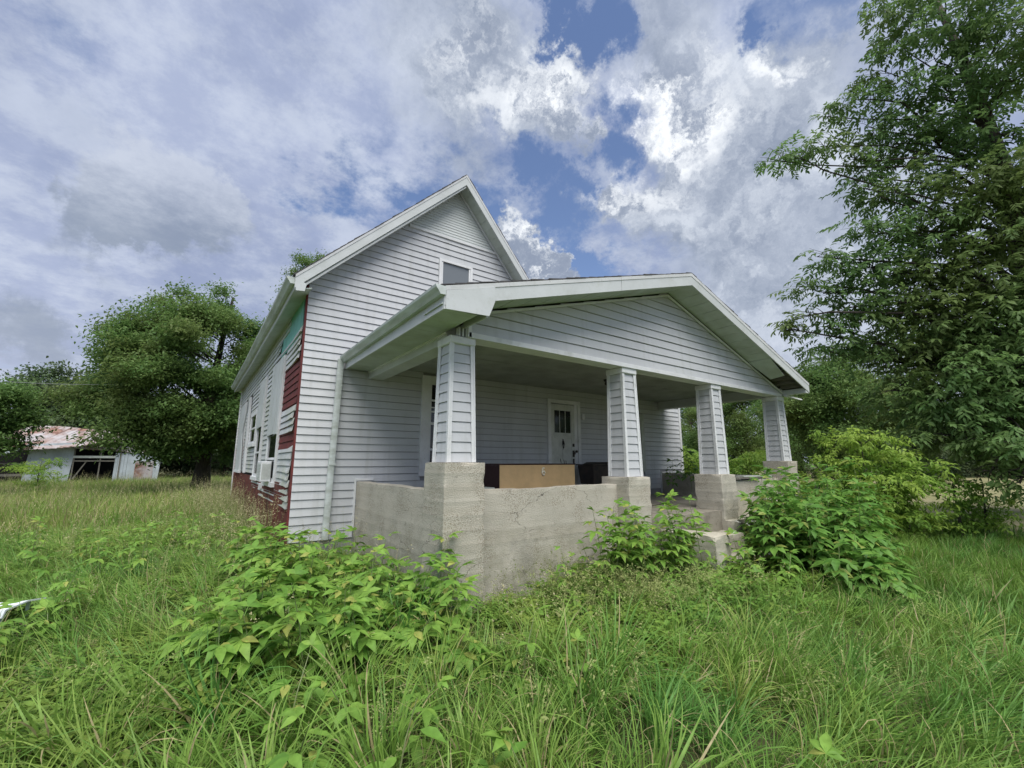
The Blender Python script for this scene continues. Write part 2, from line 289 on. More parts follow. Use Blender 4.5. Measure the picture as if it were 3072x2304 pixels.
# ------------------------------------------------------------------ mesh helpers
class MB:
    def __init__(s): s.v = []; s.f = []
    def quad(s, a, b, c, d):
        n = len(s.v); s.v += [tuple(a), tuple(b), tuple(c), tuple(d)]; s.f.append((n, n+1, n+2, n+3)); return s
    def box(s, x0, x1, y0, y1, z0, z1):
        n = len(s.v)
        s.v += [(x0, y0, z0), (x1, y0, z0), (x1, y1, z0), (x0, y1, z0), (x0, y0, z1), (x1, y0, z1), (x1, y1, z1), (x0, y1, z1)]
        s.f += [tuple(n+i for i in q) for q in ((0, 3, 2, 1), (4, 5, 6, 7), (0, 1, 5, 4), (1, 2, 6, 5), (2, 3, 7, 6), (3, 0, 4, 7))]; return s
    def prism(s, poly, vec):              # poly: 3-D loop, extruded along vec
        n = len(s.v); k = len(poly); v = Vector(vec)
        s.v += [tuple(p) for p in poly] + [tuple(Vector(p)+v) for p in poly]
        s.f.append(tuple(range(n+k-1, n-1, -1))); s.f.append(tuple(range(n+k, n+2*k)))
        for i in range(k): j = (i+1) % k; s.f.append((n+i, n+j, n+k+j, n+k+i))
        return s
    def loft(s, loops, cap=True):
        n = len(s.v); k = len(loops[0])
        for lp in loops: s.v += [tuple(p) for p in lp]
        for a in range(len(loops)-1):
            for i in range(k):
                j = (i+1) % k; s.f.append((n+a*k+i, n+a*k+j, n+(a+1)*k+j, n+(a+1)*k+i))
        if cap: s.f.append(tuple(range(n+k-1, n-1, -1))); e = n+(len(loops)-1)*k; s.f.append(tuple(range(e, e+k)))
        return s
    def tube(s, pts, rs, k=6):
        pts = [Vector(p) for p in pts]
        if isinstance(rs, (int, float)): rs = [rs]*len(pts)
        loops = []; ref = Vector((.31, .17, .93)).normalized()
        for i, p in enumerate(pts):
            d = (pts[min(i+1, len(pts)-1)]-pts[max(i-1, 0)]).normalized()
            u = d.cross(ref)
            if u.length < .15: u = d.cross(Vector((1, 0, 0)))
            u.normalize(); v2 = d.cross(u)
            loops.append([p+(u*math.cos(2*math.pi*j/k)+v2*math.sin(2*math.pi*j/k))*rs[i] for j in range(k)])
        return s.loft(loops)
    def obj(s, name, m, parent=None, smooth=False, bevel=0):
        me = bpy.data.meshes.new(name); me.from_pydata(s.v, [], s.f)
        me.materials.append(M[m] if isinstance(m, str) else m)
        bm = bmesh.new(); bm.from_mesh(me); bmesh.ops.recalc_face_normals(bm, faces=bm.faces)
        if bevel: bmesh.ops.bevel(bm, geom=bm.edges[:], offset=bevel, segments=1, affect='EDGES', clamp_overlap=True)
        bm.to_mesh(me); bm.free()
        if smooth: me.polygons.foreach_set('use_smooth', [True]*len(me.polygons))
        o = bpy.data.objects.new(name, me); COL.objects.link(o); o.parent = parent; return o
def linkmesh(name, me, parent=None):
    o = bpy.data.objects.new(name, me); COL.objects.link(o); o.parent = parent; return o
def tag(o, label=None, cat=None, group=None, kind=None):
    if label: o['label'] = label
    if cat: o['category'] = cat
    if group: o['group'] = group
    if kind: o['kind'] = kind
    return o
def empty(name, loc=(0, 0, 0), rz=0, parent=None):
    o = bpy.data.objects.new(name, None); COL.objects.link(o); o.location = loc; o.rotation_euler = (0, 0, rz); o.parent = parent; o.empty_display_size = .1; return o
def board(mb, a, b, z0, z1, nrm, d=.017, a2=None, b2=None, seg=1, sag=0., curl=0., curl_len=.5):
    """one lap of siding: runs a->b (xy), z0..z1, stands out along nrm, thick at the bottom; a2/b2: other ends for the top edge.
    curl bends the 'a' end away from the wall."""
    a = Vector((*a, 0)); b = Vector((*b, 0)); a2 = Vector((*a2, 0)) if a2 else a; b2 = Vector((*b2, 0)) if b2 else b; n = Vector((*nrm, 0))
    loops = []; Ln = max((b-a).length, .01); gap_ = min(.008, .07*(z1-z0))  # laps stop short so the dark backing draws a shadow line
    for i in range(seg+1):
        t = (i/seg)**(1.6 if curl else 1); p = a.lerp(b, t); q = a2.lerp(b2, t)
        s_ = sag*mnoise.noise(Vector((p.x*.9+z0*3, p.y*.9, z0*7)))
        c = curl*max(0, 1-t*Ln/curl_len)**2
        lp = [p+n*(-.002+c)+ZU*(z0+s_), p+n*(d+c*1.3)+ZU*(z0+s_-c*.25), p+n*(d*.96+c*1.3)+ZU*(z0+s_+.006), q+n*(.003+c*.6)+ZU*(z1+s_-gap_), q+n*(-.002+c*.5)+ZU*(z1+s_-gap_)]
        loops.append(lp)
    mb.loft(loops); return mb
YH = 7.15                                   # plane of the house front
LAP = .119

# ------------------------------------------------------------------ ground
def gz(x, y):
    h = .05*mnoise.noise(Vector((x*.25, y*.25, 0)))+.14*mnoise.noise(Vector((x*.05, y*.05, 3)))*min(1, math.hypot(x, y)/15)
    return h
def ground():
    me = bpy.data.meshes.new('ground'); v = []; f = []
    rs = [0, .8, 1.6, 2.4, 3.2, 4, 5, 6, 7, 8, 9.5, 11, 13, 15, 18, 22, 27, 34, 45, 60, 90, 150, 300, 700]; K = 72
    v.append((0, 0, gz(0, 0)))
    for r in rs[1:]:
        for k in range(K):
            a = 2*math.pi*k/K; x, y = r*math.cos(a), r*math.sin(a); v.append((x, y, gz(x, y)))
    for k in range(K): f.append((0, 1+k, 1+(k+1) % K))
    for i in range(len(rs)-2):
        for k in range(K):
            a = 1+i*K+k; b = 1+i*K+(k+1) % K; f.append((a, a+K, b+K, b))
    me.from_pydata(v, [], f); me.materials.append(M['ground']); me.polygons.foreach_set('use_smooth', [True]*len(f))
    tag(linkmesh('ground', me), kind='structure')
    # pale mown field beyond the right-hand tree
    mb = MB(); n = 24
    pts = [(11.5, -12), (13.2, .5), (14.2, 3.0), (16.5, 6), (22, 13), (30, 26), (60, 40), (110, 30), (110, -40), (40, -34)]
    cx, cy = 60, 0; loops = []
    mb.v.append((cx, cy, gz(cx, cy)+.03))
    ring = []
    for i in range(len(pts)):
        p, q = Vector(pts[i]), Vector(pts[(i+1) % len(pts)])
        for j in range(5): ring.append(p.lerp(q, j/5))
    k = len(ring)
    for fr in (.25, .5, .7, .85, 1):
        for p in ring:
            q = Vector((cx, cy)).lerp(p, fr); mb.v.append((q.x, q.y, gz(q.x, q.y)+(.05 if fr < 1 else .01)))
    for j in range(k): mb.f.append((0, 1+j, 1+(j+1) % k))
    for i in range(4):
        for j in range(k):
            a = 1+i*k+j; b = 1+i*k+(j+1) % k; mb.f.append((a, a+k, b+k, b))
    tag(mb.obj('field', 'hay', smooth=True), kind='structure')
ground()

# ------------------------------------------------------------------ farmhouse
house = tag(empty('farmhouse', (0, 0, 0)), 'old farmhouse with peeling pale vinyl siding, steep gable and a deep concrete-walled front porch', 'house')
XL, XR, YB = 1.2, 10.95, 18.5
# roof outlines on their rake planes
RL, RA, RR = (.95, 4.31), (3.82, 7.16), (6.55, 3.94)     # main gable roof, top surface (x, z)
YR2 = 6.85
PL, PA, PR = (1.80, 3.25), (6.17, 4.53), (10.28, 3.17)   # porch gable roof, top surface
YR1 = 3.66
def lin(p, q, x): return p[1]+(q[1]-p[1])*(x-p[0])/(q[0]-p[0])
def main_under(x): return (lin(RL, RA, x) if x < RA[0] else lin(RA, RR, x))-.22
def porch_under(x): return (lin(PL, PA, x) if x < PA[0] else lin(PA, PR, x))-.21
def xspan(z, L_, A_, R_, drop):
    """x range under a gable roof at height z"""
    zt = A_[1]-drop
    if z >= zt: return None
    xl = L_[0]+(z+drop-L_[1])*(A_[0]-L_[0])/(A_[1]-L_[1]); xr = R_[0]+(z+drop-R_[1])*(A_[0]-R_[0])/(A_[1]-R_[1])
    return xl, xr

def cut(segs, a, b):                         # remove [a, b] from a list of intervals
    out = []
    for s0, s1 in segs:
        if b <= s0 or a >= s1: out.append((s0, s1)); continue
        if a > s0: out.append((s0, a))
        if b < s1: out.append((b, s1))
    return out
FRONT_OPEN = [(3.16, 4.28, 1.29, 3.10), (6.06, 7.04, .70, 2.92), (8.30, 9.33, 1.32, 2.78), (3.40, 4.17, 4.60, 5.41)]
# front wall
wall = MB()
wall.prism([(XL+.02, YH+.004, .02), (XR-.02, YH+.004, .02), (XR-.02, YH+.004, 3.3), (6.45, YH+.004, 4.1), (RA[0], YH+.004, 6.93), (XL+.02, YH+.004, 4.38)], (0, .14, 0))
fw = wall.obj('front_wall', 'lap_shadow_sheathing', house)
z = .41
while z < 6.95:
    narrow = z > 5.88; lap = .056 if narrow else LAP
    z1 = z+lap
    if z < 3.28: x0, x1, x0t, x1t = XL, XR, XL, XR
    else:
        s = xspan(z, RL, RA, RR, .14); s2 = xspan(z1, RL, RA, RR, .14)
        if s is None: break
        if s2 is None: s2 = (RA[0]-.02, RA[0]+.02)
        x0, x1 = max(s[0], XL), s[1]; x0t, x1t = max(s2[0], XL), s2[1]
    segs = [(x0, x1)]
    if z < .78: segs = cut(segs, 2.1, 20)
    elif z < 1.27: segs = cut(segs, 9.93, 20)
    for (a, b, c, d) in FRONT_OPEN:
        if z1 > c+.03 and z < d-.03: segs = cut(segs, a+.03, b-.03)
    for (a, b) in segs:
        if b-a < .05: continue
        cuts = [a]
        if b-a > 3.4: cuts.append(a+(b-a)*R.uniform(.25, .75))
        cuts.append(b)
        for i in range(len(cuts)-1):
            p, q = cuts[i], cuts[i+1]; q2 = q-.002
            mb = MB()
            board(mb, (p, YH), (q2, YH), z, z1, (0, -1), d=.011 if narrow else .018, a2=(x0t, YH) if p == x0 else None, b2=(x1t, YH) if q == x1 else None,
                  seg=max(2, int((q-p)/.6)), sag=.006)
            mb.obj('siding_board', 'siding_pale' if narrow else 'siding', fw)
    z = z1
# band between the wide and the narrow siding
MB().box(2.80, 4.88, YH-.034, YH-.001, 5.850, 5.895).obj('gable_band', 'trim', fw)
# corner trims
MB().prism([(XR-.06, YH-.028, 1.27), (XR+.02, YH-.028, 1.27), (XR+.02, YH+.06, 1.27), (XR-.06, YH+.06, 1.27)], (0, 0, 2.0)).obj('corner_trim', 'trim', fw)
mb = MB(); mb.prism([(XL-.024, YH-.001, .3), (XL+.004, YH-.004, .3), (XL+.004, YH+.10, .3), (XL-.024, YH+.08, .3)], (0, 0, 4.0)); mb.obj('corner_post', 'red', fw, bevel=.004)

# trim around the porch wall ends
def jtrim(x, zb, zt, xt, sgn):
    MB().box(min(x, x+sgn*.028), max(x, x+sgn*.028), YH-.035, YH-.001, zb, zt).box(min(x, xt), max(x, xt), YH-.036, YH-.002, zt, zt+.03).obj('wall_end_trim', 'trim', fw)
jtrim(2.085, .55, 1.262, 2.38, 1); jtrim(9.955, .76, 1.27, 10.95, -1)

# right wing and right wall of the gable part, back wall: plain sided slabs
def side_wall(name, x, y0, y1, z0, ztop, nx, m='siding', lapx=.107):
    mb = MB(); mb.box(min(x, x-nx*.12), max(x, x-nx*.12), y0, y1, z0, ztop)
    o = mb.obj(name, m, house); s = MB(); z = z0
    while z < ztop-.02:
        board(s, (x, y0), (x, y1), z, min(z+lapx, ztop), (nx, 0)); z += lapx
    q = s.obj('siding', m, o); q['kind'] = 'stuff'; return o
side_wall('right_wall', XR-.03, YH+.15, YB, .3, 3.15, 1)
side_wall('upper_wall', 6.43, YH+.15, YB, 3.3, 4.15, 1)
mb = MB(); mb.prism([(XL, YB, 0), (XR, YB, 0), (XR, YB, 3.15), (6.45, YB, 4.1), (RA[0], YB, 6.9), (XL, YB, 4.3)], (0, -.12, 0)); mb.obj('back_wall', 'siding_left', house)

# ---- left wall: vinyl over old red boards, with missing and curling courses
lw = MB().box(XL, XL+.14, YH+.15, YB-.13, .02, 4.2).obj('left_wall', 'black', house)
LO = [(8.62, 10.05, 1.14, 3.52), (11.0, 12.2, 1.17, 3.50), (12.35, 13.90, 1.93, 2.86), (14.2, 14.85, 1.24, 3.42), (15.6, 17.45, 1.24, 3.42)]
# red clapboards where the vinyl is off
z = 1.76
while z < 3.16:
    mb = MB(); board(mb, (XL-.002, YH+.17), (XL-.002, 8.72), z, z+.115, (-1, 0), d=.016, seg=3, sag=.004); mb.obj('red_board', 'red', lw); z += .115
z = 1.25
while z < 2.2:
    mb = MB(); board(mb, (XL-.002, 14.85), (XL-.002, YB-.1), z, z+.115, (-1, 0), d=.012, seg=2); mb.obj('red_board', 'red', lw); z += .115
# foam board under the eave
mb = MB(); mb.prism([(XL-.004, YH+.2, 3.55), (XL-.004, 8.4, 3.55), (XL-.004, 9.4, 3.55), (XL-.004, 9.4, 3.86), (XL-.004, 8.4, 4.15), (XL-.004, YH+.2, 4.15)], (-.012, 0, 0)); mb.obj('foam_board', 'teal', lw)
# red painted skirt
mb = MB()
for i in range(24):
    y0 = YH+.05+i*(YB-YH-.1)/24; y1 = y0+(YB-YH-.1)/24
    for k in range(6):
        z0 = -.05+k*.215; j = R.uniform(-.006, .006)
        mb.box(XL-.012+j-.01, XL+.001, y0+.004+(k % 2)*.0, y1-.004, z0+.004, min(z0+.211, 1.22))
mb.obj('foundation_blocks', 'red_base', lw)['kind'] = 'stuff'
z = .87; k = 0
while z < 4.14:
    z1 = z+.104; y0 = YH+.13+R.uniform(-.03, .06); y1 = YB-.12
    segs = [(y0, y1)]
    if z < 1.02: segs = [(y0, 12.3+R.uniform(-.2, .1))] if z > .95 else [(y0, 10.8)]
    elif z < 1.2: segs = [(y0, 12.4)]
    elif z < 2.0: segs = [(y0, 15.5)]
    if 1.78 <= z < 1.97: segs = cut(segs, 0, 8.66)
    if 2.33 <= z < 3.08: segs = cut(segs, 0, 8.66)
    if z > 3.60 and z < 3.80: segs = cut(segs, 0, 9.3+R.uniform(-.1, .1))
    elif z >= 3.80: segs = cut(segs, 0, 8.35+(4.15-z)*.8)
    for (a, b, c, d) in LO:
        if z1 > c+.03 and z < d-.03: segs = cut(segs, a+.02, b-.02)
    for (a, b) in segs:
        if b-a < .08: continue
        first = a < 8.0
        loose = first or (z > 3.6 and a < 9.6)
        n_ = 10 if loose else max(2, int((b-a)/1.2))
        mb = MB(); board(mb, (XL-.006, a), (XL-.006, b), z, z1, (-1, 0), d=.02, seg=n_, sag=.012 if z > 2.9 else .006, curl=R.uniform(.006, .034) if loose else 0, curl_len=min(b-a, .9))
        mb.obj('siding_board', 'siding_left', lw)
    z = z1
# left wall windows
def left_window(y0, y1, z0, z1, cover=None, sash=True):
    t = .09; x = XL-.03
    mb = MB().box(x-.02, XL-.001, y0, y0+t, z0, z1).box(x-.02, XL-.001, y1-t, y1, z0, z1).box(x-.019, XL-.001, y0+t, y1-t, z1-t, z1).box(x-.05, XL-.001, y0-.02, y1+.02, z0-.05, z0+.03)
    o = mb.obj('window', 'trim', house)
    if sash:
        MB().box(x+.004, x+.012, y0+t, y1-t, z0+.03, z1-t).obj('pane', 'glass', o)
        zm = (z0+z1)/2 if not cover else cover[0]-(cover[0]-z0)*.5
        mb = MB()
        for a, b in ((z0+.03, z0+.09), (zm-.02, zm+.02)): mb.box(x-.012, x+.003, y0+t+.002, y1-t-.002, a, b)
        mb.box(x-.011, x+.003, y0+t, y0+t+.05, z0+.03, z1-t).box(x-.011, x+.003, y1-t-.05, y1-t, z0+.03, z1-t).obj('sash', 'trim', o)
    if cover:
        for i in range(4):
            ya = y0+t*.6+i*(y1-y0-t*1.2)/4; yb = ya+(y1-y0-t*1.2)/4-.006
            MB().box(x-.036-.004*(i % 2), x-.022, ya, yb, cover[0]+R.uniform(-.01, .01), cover[1]).obj('cover_panel', 'fascia', o)
    return o
w1 = left_window(8.68, 10.0, 1.17, 3.48, (2.05, 3.44)); left_window(11.08, 12.12, 1.2, 3.46, (2.33, 3.42)); left_window(12.42, 13.82, 1.98, 2.82)
w4 = left_window(15.7, 17.4, 1.28, 3.40, (1.30, 3.36), sash=False)
mb = MB(); mb.prism([(XL-.06, 14.25, 1.26), (XL-.06, 14.55, 1.26), (XL-.06, 14.78, 3.4), (XL-.06, 14.5, 3.4)], (.05, 0, 0)); mb.obj('loose_trim', 'trim', lw)
mb = MB(); mb.prism([(XL-.09, 14.95, 1.26), (XL-.05, 15.1, 1.26), (XL-.10, 15.25, 2.4), (XL-.05, 14.95, 3.4), (XL-.07, 14.88, 3.4), (XL-.13, 15.1, 2.4)], (.02, 0, 0)); mb.obj('loose_trim', 'fascia', lw)
# air conditioner in the first window
ac = MB().box(XL-.22, XL-.055, 8.95, 9.55, 1.205, 1.56).obj('air_conditioner', 'trim', house, bevel=.008)
mb = MB()
for i in range(11): mb.box(XL-.226, XL-.219, 9.0, 9.5, 1.25+i*.026, 1.262+i*.026)
for i in range(9): mb.box(XL-.205+i*.016, XL-.198+i*.016, 8.942, 8.949, 1.25, 1.52)
mb.obj('louvre', 'frame', ac)
MB().box(XL-.06, XL-.02, 10.3, 10.55, 1.02, 1.12).obj('vent', 'trim', lw)
MB().box(XL-.05, XL+.05, YB-.16, YB-.06, .4, 4.15).obj('corner_trim', 'trim', lw)

# ---- main roof
def slope(name, A, B, y0, y1, th, m, par, dz=0):
    mb = MB(); mb.prism([(A[0], y0, A[1]+dz), (B[0], y0, B[1]+dz), (B[0], y0, B[1]+dz-th), (A[0], y0, A[1]+dz-th)], (0, y1-y0, 0)); return mb.obj(name, m, par)
def shingles(A, B, y0, y1, par, ragged=.018):
    """rows of shingles from the eave A up to the ridge B, edges a little curled"""
    A = Vector((A[0], 0, A[1])); B = Vector((B[0], 0, B[1])); d = B-A; n_ = int(d.length/.14); nrm = Vector((-d.z, 0, d.x)).normalized()
    if nrm.z < 0: nrm = -nrm
    mb = MB()
    for i in range(n_):
        p = A+d*(i/n_)-d.normalized()*(.02 if i == 0 else 0); q = A+d*(min(i+1.35, n_)/n_)
        y = y0-.03+R.uniform(-ragged, ragged)
        first = True
        while y < y1:
            L_ = .91 if y1-y > 1.4 else y1-y
            if y > y0+2.5: L_ = y1-y
            l_ = R.uniform(0, .012) if first else R.uniform(0, .004)
            lp = lambda yy, c: [p+nrm*(.002)+Vector((0, yy, 0)), p+nrm*(.016+c)+Vector((0, yy, 0)), q+nrm*(.009+c*.3)+Vector((0, yy, 0)), q+nrm*.001+Vector((0, yy, 0))]
            mb.loft([lp(y, l_-(.006 if first else 0)), lp(y+.25*L_, R.uniform(0, .004)), lp(y+L_-.004, R.uniform(0, .004))]); y += L_; first = False
    o = mb.obj('shingles', 'shingle', par); o['kind'] = 'stuff'; return o
roof = slope('roof', RL, RA, YR2, YB+.3, .10, 'old_wood', house)
slope('roof_deck', RA, RR, YR2, YB+.3, .10, 'old_wood', roof)
shingles(RL, RA, YR2, YB+.3, roof, .010); shingles(RR, RA, YR2, YB+.3, roof, .008)
# wing roof
wr = slope('wing_roof', (6.44, 4.20), (XR+.25, 3.20), YH-.02, YB+.3, .10, 'old_wood', house); shingles((XR+.25, 3.20), (6.44, 4.20), YH-.02, YB+.3, wr)
def rake(A, B, y, h, th, par, name='fascia', drip=.045, m='fascia', ext=0.):
    """fascia board along the slope A->B on plane y, with a drip strip above it"""
    a = Vector((A[0], y, A[1])); b = Vector((B[0], y, B[1])); dn = Vector((0, 0, -1))
    MB().prism([a+dn*drip, b+dn*drip, b+dn*(drip+h), a+dn*(drip+h)], (0, th, 0)).obj(name, m, par)
    MB().prism([a+dn*.004+Vector((0, -.012, 0)), b+dn*.004+Vector((0, -.012, 0)), b+dn*(drip+.004)+Vector((0, -.006, 0)), a+dn*(drip+.004)+Vector((0, -.006, 0))], (0, .010, 0)).obj('drip_edge', 'trim', par)
rake(RL, RA, YR2-.02, .17, .02, house); rake(RA, RR, YR2-.02, .17, .02, house)
# lower frieze board under the left rake, standing back
a, b = Vector((RL[0]+.03, YR2+.002, RL[1]-.215)), Vector((RA[0], YR2+.002, RA[1]-.215))
MB().prism([a, b, b-ZU*.05, a-ZU*.04], (0, .05, 0)).obj('fascia_lip', 'fascia', house)
# soffit panels below the rakes of the main gable
def rake_soffit(A, B, y0, y1, drop, par, n_, skip=(), m='soffit', wall_gap=0):
    a = Vector((A[0], 0, A[1]-drop)); b = Vector((B[0], 0, B[1]-drop))
    for i in range(n_):
        if i in skip: continue
        p, q = a.lerp(b, i/n_), a.lerp(b, (i+1)/n_-.012/n_*3)
        mb = MB(); mb.prism([p+Vector((0, y0, 0)), q+Vector((0, y0, 0)), q+Vector((0, y1, 0)), p+Vector((0, y1, 0))], (0, 0, R.uniform(.010, .016))); mb.obj('soffit_panel', m, par)
rake_soffit(RL, RA, YR2+.002, YH-.02, .195, roof, 26); rake_soffit(RA, RR, YR2+.002, YH-.02, .195, roof, 22)
a, b = Vector((RA[0], YH-.045, RA[1]-.20)), Vector((RR[0], YH-.045, RR[1]-.20)); MB().prism([a, b, b-ZU*.05, a-ZU*.05], (0, .02, 0)).obj('gable_trim', 'trim', roof)
a, b = Vector((XL, YH-.045, lin(RL, RA, XL)-.20)), Vector((RA[0], YH-.045, RA[1]-.20)); MB().prism([a, b, b-ZU*.04, a-ZU*.04], (0, .02, 0)).obj('gable_trim', 'trim', roof)
# left eave: gutter, fascia and soffit running back, sagging a little
def sagline(y): return -.05*math.sin(math.pi*(y-YR2)/(YB+.3-YR2))+.012*math.sin(y*1.3)
def gutter(x, z, y0, y1, side, par, sag=None, sc_=1., name='gutter'):
    prof = [(0, 0), (.012, -.004), (.012, -.05), (.010, -.085), (-.045, -.088), (-.062, -.060), (-.092, -.022), (-.098, .002), (-.090, .004), (-.084, -.018), (-.056, -.050), (-.042, -.078), (0, -.078)]
    n_ = 14; loops = []
    for i in range(n_+1):
        y = y0+(y1-y0)*i/n_; dz = sag(y) if sag else 0
        loops.append([Vector((x+px*side*sc_, y, z+pz*sc_+dz)) for px, pz in prof])
    o = MB().loft(loops).obj(name, 'gutter', par)
    for yy, s_ in ((y0, -1), (y1, 1)):
        dz = sag(yy) if sag else 0
        poly = [Vector((x+px*side*sc_, yy, z+pz*sc_+dz)) for px, pz in prof[:8]]
        MB().prism(poly, (0, .004*s_, 0)).obj('end_cap', 'gutter', o)
    return o
gutter(RL[0]-.005, RL[1]-.05, YR2+.01, YB+.25, 1, roof, sagline, 1.15)
loops = []
for i in range(13):
    y = YR2+(YB+.3-YR2)*i/12; s_ = sagline(y)
    loops.append([Vector((RL[0]+.005, y, RL[1]-.02+s_)), Vector((RL[0]+.005, y, RL[1]-.235+s_)), Vector((RL[0]+.025, y, RL[1]-.235+s_)), Vector((RL[0]+.025, y, RL[1]-.02+s_))])
MB().loft(loops).obj('eave_fascia', 'fascia', roof)
loops = []
for i in range(13):
    y = YR2+.03+(YB+.25-YR2)*i/12; s_ = sagline(y)
    loops.append([Vector((RL[0]+.026, y, RL[1]-.225+s_)), Vector((XL-.005, y, RL[1]-.16+s_)), Vector((XL-.005, y, RL[1]-.145+s_)), Vector((RL[0]+.026, y, RL[1]-.21+s_))])
MB().loft(loops).obj('eave_soffit', 'soffit', roof)
# closing piece at the foot of the left rake
MB().prism([(RL[0]-.002, YR2-.021, RL[1]-.04), (RL[0]+.16, YR2-.021, RL[1]-.12), (RL[0]+.14, YR2-.021, RL[1]-.235), (RL[0]+.02, YR2-.021, RL[1]-.25)], (0, .018, 0)).obj('rake_end', 'fascia', roof)

# ---- front windows and door
def front_window(x0, x1, z0, z1, t, muntins, pane='glass', fm='frame', y=YH):
    o = MB().box(x0, x0+t, y-.05, y-.001, z0, z1).box(x1-t, x1, y-.05, y-.001, z0, z1).box(x0+t, x1-t, y-.049, y-.001, z1-t, z1).box(x0-.0, x1+.0, y-.06, y-.001, z0-.03, z0).box(x0+t, x1-t, y-.048, y-.001, z0, z0+.05).obj('window', fm, house)
    MB().box(x0+t, x1-t, y-.020, y-.012, z0+.05, z1-t).obj('pane', pane, o)
    mb = MB()
    for zz, h in muntins: mb.box(x0+t+.002, x1-t-.002, y-.042, y-.021, zz, zz+h)
    mb.box(x0+t+.001, x0+t+.035, y-.040, y-.021, z0+.05, z1-t).box(x1-t-.035, x1-t-.001, y-.040, y-.021, z0+.05, z1-t)
    if muntins: mb.obj('sash', fm, o)
    return o
front_window(3.16, 4.26, 1.34, 3.08, .155, [(1.75, .035), (2.20, .05), (2.42, .03), (2.50, .02), (2.62, .035)], fm='trim')
front_window(8.32, 9.31, 1.34, 2.76, .12, [(2.0, .05)])
front_window(3.42, 4.15, 4.64, 5.39, .045, [(4.70, .05)], 'screen', 'trim')
dr = MB().box(6.07, 6.15, YH-.06, YH-.001, .76, 2.90).box(6.95, 7.03, YH-.06, YH-.001, .76, 2.90).box(6.15, 6.95, YH-.059, YH-.001, 2.82, 2.90).box(6.86, 6.95, YH-.030, YH-.002, .76, 2.82).obj('door_frame', 'trim', house)
door = MB().box(6.16, 6.855, YH-.026, YH-.003, .80, 2.80).obj('door', 'door', house)
mb = MB()
for a, b, c, d in ((6.16, 6.26, .8, 2.8), (6.755, 6.855, .8, 2.8), (6.26, 6.755, 2.68, 2.8), (6.26, 6.755, 2.06, 2.16), (6.26, 6.755, .80, 1.0), (6.49, 6.53, 1.0, 2.06)): mb.box(a, b, YH-.040, YH-.0262, c, d)
mb.obj('door_rails', 'door', door, bevel=.003)
for i in range(3):
    xa = 6.275+i*.163; MB().box(xa, xa+.135, YH-.034, YH-.0263, 2.18, 2.665).obj('pane', 'glass', door)
mb = MB(); mb.tube([(6.50, YH-.045, 2.0), (6.50, YH-.055, 1.93)], [.02, .028], 8); mb.tube([(6.475, YH-.05, 1.93), (6.50, YH-.065, 1.85), (6.525, YH-.05, 1.93)], .008, 5); mb.tube([(6.50, YH-.042, 2.04), (6.50, YH-.042, 1.82)], [.012, .006], 6); mb.obj('knocker', 'metal', door)
MB().tube([(6.80, YH-.04, 1.74), (6.80, YH-.085, 1.74)], [.025, .030], 10).box(6.775, 6.83, YH-.05, YH-.04, 1.66, 1.80).obj('handle', 'metal', door)
MB().box(6.78, 6.825, YH-.058, YH-.041, 1.88, 1.95).obj('lock', 'metal', door)
MB().box(6.78, 6.82, YH-.052, YH-.041, 1.50, 1.62).obj('lock', 'metal', door)
MB().tube([(6.90, YH-.03, 1.78), (6.90, YH-.055, 1.78)], .03, 8).obj('latch', 'metal', dr)
mb = MB()
for a, b in ((6.40, 1.62), (6.50, 1.60), (6.56, 1.58)): mb.prism([(a, YH-.0415, b), (a+.015, YH-.0415, b), (a+.04, YH-.0415, b-.09), (a+.025, YH-.0415, b-.09)], (0, .0012, 0))
mb.obj('scratches', 'metal', door)
MB().box(7.10, 7.18, YH-.05, YH-.018, 2.50, 2.63).obj('doorbell', 'trim', house, bevel=.005)

